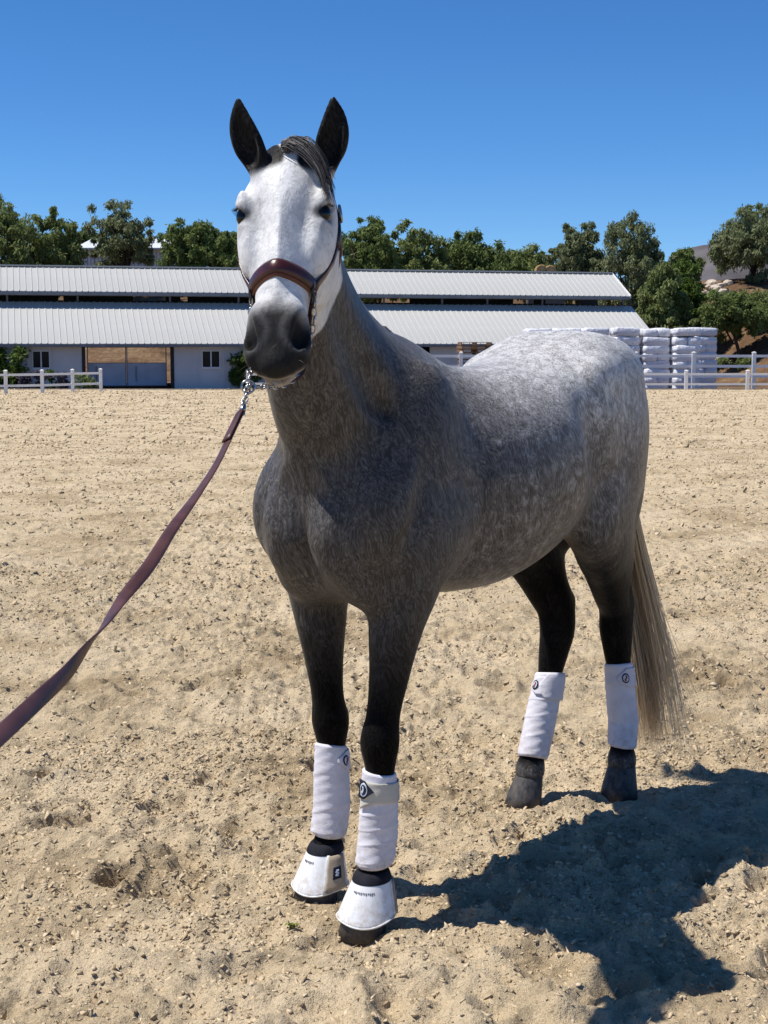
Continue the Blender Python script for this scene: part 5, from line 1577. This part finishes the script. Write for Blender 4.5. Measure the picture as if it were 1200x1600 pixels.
def tree(name, label, px0, px1, top, base_py, depth, mat, seed, per=120, dens=1.0, size=0.40, droop=1.0, trunk_h=0.16, airy=0.0, lobes=5, group="trees on the hill behind the barn", base_z=None):
    """Crown fills photo columns px0..px1 and reaches up to photo row top, at its own depth."""
    r = np.random.default_rng(seed)
    cx = (px0 + px1) / 2
    p = pix(cx, 500, depth)
    wid = (px1 - px0) * 1.16 / 2300 * depth
    zt = pix(cx, top, depth).z
    zg = float(land(p.x, p.y)) if base_z is None else base_z
    H = max(zt - zg, 2.5)
    root = empty(name, (p.x, p.y, zg - 0.15))
    tag(root, label, "tree" if H > 3.2 else "shrub", group)
    c0 = H * trunk_h
    # lobes of the crown, uneven
    clumps, lob = [], []
    for i in range(lobes):
        a = 2 * math.pi * (i + r.random() * .6) / lobes
        rr = wid * (0.20 + 0.13 * r.random())
        lz = c0 + (H - c0) * (0.30 + 0.42 * r.random())
        lob.append((math.cos(a) * rr, math.sin(a) * rr, lz, wid * (0.18 + 0.10 * r.random())))
    lob.append((wid * r.normal(0, .05), 0, H - wid * 0.22, wid * 0.21))
    lob.append((wid * r.normal(0, .08), 0, c0 + (H - c0) * .45, wid * 0.30))
    nc = int((120 + wid * 7) * dens)
    cr = max(0.42, wid * 0.070)
    ph_ = r.random(8) * 6.28
    for i in range(nc):
        if r.random() < 0.62:                                  # a full uneven dome
            u = r.normal(size=3); u[2] = abs(u[2]) * 1.1 - 0.35 * r.random(); u /= np.linalg.norm(u)
            az = math.atan2(u[1], u[0])
            R_ = 1 + 0.16 * math.sin(3 * az + ph_[0]) * math.sin(2.2 * u[2] + ph_[1]) + 0.12 * math.sin(5 * az + ph_[2] + 3 * u[2]) + 0.07 * math.sin(9 * az + ph_[3]) * math.sin(7 * u[2] + ph_[4])
            q = (0.35 + 0.65 * r.random() ** 0.5) * R_ * 0.86
            zc_ = c0 + (H - c0) * 0.30
            zq = zc_ + u[2] * q * (H - zc_) * 1.0
            clumps.append((u[0] * q * wid * .47, u[1] * q * wid * .47, min(max(zq, c0 * .6), H - cr * .5), cr * (0.5 + 0.8 * r.random())))
            continue
        l = lob[r.integers(0, len(lob))]
        u = r.normal(size=3); u /= np.linalg.norm(u)
        q = l[3] * ((0.45 + 0.55 * r.random()) if r.random() < 0.82 else r.uniform(1.0, 1.28))
        z = min(l[2] + u[2] * q * 1.05, H - cr * 0.6)
        clumps.append((l[0] + u[0] * q, l[1] + u[1] * q, max(z, c0 * .7), cr * (0.45 + 0.75 * r.random()) * (1.0 if q <= l[3] else 0.6)))
    link("crown", leaf_cloud("crown", clumps, per, size, r, droop), mat, root)
    mb = MB()
    tr = max(0.12, H * 0.022)
    trunk_top = Vector((r.normal(0, .15), r.normal(0, .15), c0 + (H - c0) * 0.35))
    mb.tube([(0, 0, -0.1), (r.normal(0, .08), r.normal(0, .08), c0 * .5), trunk_top * 0.7, trunk_top], [tr * 1.4, tr, tr * .8, tr * .5], 8)
    for i, l in enumerate(lob):
        st = Vector((0, 0, c0 * (0.7 + 0.3 * r.random()))) + Vector((r.normal(0, .05), r.normal(0, .05), 0))
        en = Vector((l[0], l[1], l[2]))
        md = (st + en) / 2 + Vector((r.normal(0, .25), r.normal(0, .25), 0.25))
        mb.tube([st, md, en], [tr * .6, tr * .4, tr * .14], 6)
        for j in range(3):
            c = clumps[r.integers(0, len(clumps))]
            mb.tube([md, (md + Vector(c[:3])) / 2 + Vector((0, 0, .2)), Vector(c[:3])], [tr * .3, tr * .18, tr * .06], 5)
    mb.build("trunk", BARK, root, True)
    return root
T = tree
T("pepper_tree", "broad dark green tree rising at the far left edge above the barn", -75, 72, 296, 420, 112, LEAF_PEPPER, 1, 120, 1.25, 0.30)
T("pepper_tree", "rounded tree second from the left edge, touching the airy tree", 42, 136, 316, 420, 114, LEAF_PEPPER, 2, 120, 1.2, 0.30)
T("pepper_tree", "airy tree with visible branches in front of the white hill shed", 140, 248, 303, 420, 117, LEAF_GREY, 3, 110, 0.75, 0.29, 1.2, 0.22, lobes=6)
T("evergreen_tree", "dense dark tree to the left of the horse's head", 258, 372, 334, 420, 112, LEAF_DARK, 4, 120, 1.3, 0.30)
T("evergreen_tree", "dark tree directly behind the horse's cheek strap, mostly hidden", 340, 430, 350, 420, 115, LEAF_DARK, 5, 130, 1.0, 0.30)
T("evergreen_tree", "tall dark green tree just right of the horse's head", 530, 632, 322, 432, 110, LEAF_DARK, 6, 120, 1.35, 0.30)
T("evergreen_tree", "dark tree behind the neck, second to the right of the head", 600, 700, 338, 432, 113, LEAF_PEPPER, 7, 120, 1.25, 0.30)
T("evergreen_tree", "wide low-crowned tree in the middle of the ridge line", 668, 806, 355, 432, 116, LEAF_DARK, 8, 120, 1.3, 0.30)
T("evergreen_tree", "small olive-green tree filling the dip in the ridge line", 780, 880, 378, 432, 120, LEAF_PEPPER, 9, 120, 1.1, 0.30)
T("pepper_tree", "grey-green tree with a pointed top, left of the tallest right-hand tree", 864, 948, 338, 436, 113, LEAF_GREY, 10, 130, 1.1, 0.29, 1.3, 0.16)
T("pepper_tree", "tallest grey-green weeping tree above the barn's right end", 922, 1048, 322, 440, 110, LEAF_GREY, 11, 120, 1.25, 0.29, 1.4, 0.14, lobes=7)
T("pepper_tree", "weeping dark tree standing just off the barn's right corner", 985, 1080, 402, 505, 97, LEAF_PEPPER, 12, 120, 1.3, 0.27, 1.4, 0.10)
T("evergreen_tree", "bright green rounded tree with dark shade beneath, beside the weeping tree", 1028, 1102, 400, 510, 100, LEAF_LIGHT, 13, 120, 1.2, 0.27, 0.8, 0.16)
T("pepper_tree", "large grey-green tree at the right edge of the hill", 1112, 1240, 318, 470, 112, LEAF_GREY, 14, 120, 1.5, 0.29, 1.3, 0.12, lobes=8)
T("pepper_tree", "tree cut off by the frame's right edge, behind the large one", 1180, 1300, 300, 470, 118, LEAF_PEPPER, 15, 120, 1.2, 0.30, 1.2)
T("evergreen_tree", "low spreading tree with forked trunks on the bare slope", 1100, 1200, 448, 520, 95, LEAF_DARK, 16, 120, 1.1, 0.26, 0.6, 0.42, lobes=6)
T("evergreen_tree", "second low tree on the bare slope at the right edge", 1170, 1260, 455, 520, 98, LEAF_PEPPER, 17, 120, 1.1, 0.26, 0.6, 0.35)
T("evergreen_tree", "distant hazy tree filling the gap before the mountain", 1040, 1095, 383, 430, 150, LEAF_DARK, 18, 110, 1.0, 0.36)
T("evergreen_tree", "distant tree low behind the airy left tree", 110, 175, 352, 430, 140, LEAF_DARK, 19, 110, 1.0, 0.36)
def shrub(name, label, px0, px1, py0, py1, depth, mat, seed, zg=None, n=26, per=90, size=0.22, cat="shrub", group=None, dy=0.6, droop=0.3):
    r = np.random.default_rng(seed)
    p = pix((px0 + px1) / 2, 560, depth); w = (px1 - px0) / 2300 * depth
    zt = pix(0, py0, depth).z; z0 = pix(0, py1, depth).z if zg is None else zg
    h = zt - z0
    root = empty(name, (p.x, p.y, z0)); tag(root, label, cat, group)
    cl = [(r.uniform(-.40, .40) * w, r.uniform(-.40, .40) * w * dy, h * r.uniform(.10, .88), min(w, h) * r.uniform(.12, .22)) for _ in range(n)]
    link("foliage", leaf_cloud("foliage", cl, per, size, r, droop), mat, root)
    mb = MB()
    for k in range(4):
        e = cl[r.integers(0, n)]
        mb.tube([(r.normal(0, .04), r.normal(0, .04), -0.1), (e[0] * .4, e[1] * .4, e[2] * .5), e[:3]], [0.035, 0.025, 0.01], 5)
    mb.build("stems", BARK, root)
shrub("bush", "tall green bush against the barn wall at the left edge", -28, 40, 536, 600, 76.0, LEAF_LIGHT, 41, zg=-0.75, n=34, per=110)
shrub("hedge", "green climbing hedge on the barn wall left of the horse's muzzle", 359, 408, 540, 606, 79.2, LEAF_LIGHT, 42, zg=-0.75, n=36, per=110, size=0.20)
for k, (a, b, t, m, lab) in enumerate(((22, 50, 584, LAV, "dark lavender clump behind the second post of the left fence"), (42, 76, 581, LAV, "wide lavender clump in the middle of the left fence"), (84, 112, 583, LAV, "purple flowering clump before the third fence post"),
                                       (114, 150, 579, LEAF_PEPPER, "leafy green plant beside the aisle gate"), (74, 90, 577, LEAF_LIGHT, "thin sprouting plant below the left barn window"))):
    shrub("garden_plant", lab, a, b, t, 606, 56 + k * .4, m, 50 + k, zg=-0.5, n=14, per=60, size=0.14, cat="plant", group="plants behind the left fence", droop=-0.6)
for k, (a, b, t, d, lab) in enumerate(((1042, 1058, 560, 88, "small dry bush on the dirt behind the right fence"), (1120, 1140, 557, 86, "small green bush low on the slope behind the fence"), (1150, 1172, 556, 85, "low bush behind the last visible fence post"))):
    shrub("bush", lab, a, b, t, 575, d, LEAF_PEPPER, 70 + k, n=10, per=60, size=0.2)
# pale boulders on the hill
ROCK = simple_mat("pale_boulder", (0.50, 0.42, 0.34), 0.9, 0.1, 0.25, 1.2, 0.5, 5, 0.08)
def rock(px, py, depth_guess, s, seed, label):
    best = None
    for d in np.arange(75, 150, 0.5):                     # the point where the line of sight meets the hill
        q = pix(px, py, d)
        if float(land(q.x, q.y)) >= q.z: best = q; break
    if best is None: best = pix(px, py, depth_guess)
    r = np.random.default_rng(seed)
    bm = bmesh.new(); bmesh.ops.create_icosphere(bm, subdivisions=2, radius=1)
    for v in bm.verts:
        n = 1 + 0.35 * float(vnoise(np.array([v.co.x * 3 + seed]), np.array([v.co.y * 3 + v.co.z * 2]), 1.0, seed % 7)[0]) * 2
        v.co = Vector((v.co.x * s * n, v.co.y * s * 0.8 * n, v.co.z * s * 0.55 * n))
    me = bpy.data.meshes.new("boulder"); bm.to_mesh(me); bm.free()
    o = link("boulder", me, ROCK); o.location = (best.x, best.y, float(land(best.x, best.y)) + s * 0.15); o.rotation_euler = (0, 0, r.random() * 6)
    tag(o, label, "rock", "pale rocks on the hill")
rk = random.Random(6)
for k, (px, py, s, w) in enumerate(((1104, 462, .45, "leftmost"), (1113, 447, .5, "upper left"), (1118, 457, .65, "largest, central"), (1126, 450, .4, "small upper middle"), (1131, 458, .5, "rightmost low"), (1138, 444, .45, "topmost right"), (1122, 466, .5, "lowest middle"), (1112, 468, .35, "smallest, lowest left"), (1108, 452, .4, "second from the left"))):
    rock(px, py, 100, s, k + 3, w + " pale boulder in the cluster between the two right-hand trees")
rock(998, 467, 100, .5, 21, "pale boulder beside the upper corner of the barn roof")
rock(1182, 517, 90, .28, 22, "small pale rock alone on the dirt slope at the right")
rock(1123, 566, 84, .4, 23, "flat grey rock just above the top rail of the fence")
# white shed on the hill
SHEDM = simple_mat("white_corrugated_steel", (0.62, 0.64, 0.68), 0.5, 0.3, 0.08, 1)
sp_ = pix(200, 430, 127); sz = pix(200, 428, 127).z
shed = empty("hill_shed", (sp_.x, sp_.y, sz - 1.2)); tag(shed, "white corrugated shed on the hill behind the airy tree", "shed")
sw = 146 / 2300 * 127 / 2
for k in range(26):
    x_ = -sw + k * (2 * sw / 26)
    MB().box(x_, x_ + 2 * sw / 26 - 0.07, -0.02 if k % 2 else 0.03, 0.14, 0, 1.2 + 2.25).build("wall_sheet", SHEDM, shed)
MB().box(-sw, sw, 0.15, 6, 0, 3.4).build("shed_body", SHEDM, shed)
MB().box(-1.5, 0.2, -0.05, -0.025, 0.1, 3.0).build("shed_door", BLACK, shed)
slab((-0.8, 3.35), (6.5, 4.6), -sw - 0.3, sw + 0.3, 0.12).build("shed_roof", SHEDM, shed)
MB().box(sw - 0.7, sw + 0.15, -0.2, 0.9, 4.05, 4.75).build("roof_vent_box", SHEDM, shed)
# straw bales on the ridge
STRAW = simple_mat("straw", (0.42, 0.27, 0.13), 0.95, 0.05, 0.35, 6, 0.6, 20, 0.05)
for k, (px, py, lab) in enumerate(((845, 423, "round tan straw bale on the ridge, left one of the pair"), (859, 424, "round tan straw bale on the ridge, right one of the pair"))):
    q = pix(px, py, 108); b = MB(); n = 18
    rr = 0.42
    rings = [[Vector((math.cos(2 * math.pi * i / n) * rr * s_, yv, math.sin(2 * math.pi * i / n) * rr * s_)) for i in range(n)] for yv, s_ in ((-0.5, .86), (-0.46, 1), (0, 1.03), (0.46, 1), (0.5, .86))]
    o = b.rings(rings).build("straw_bale", STRAW, None, False); o.location = (q.x, q.y, q.z)
    tag(o, lab, "straw bale", "bales on the ridge")
bp_ = pix(852, 431, 108)
tag(MB().box(-1.3, 1.3, -0.9, 0.9, -2.6, -0.02).build("bale_platform", CONC), "pale platform under the straw bales on the ridge", "platform").location = (bp_.x, bp_.y, bp_.z)
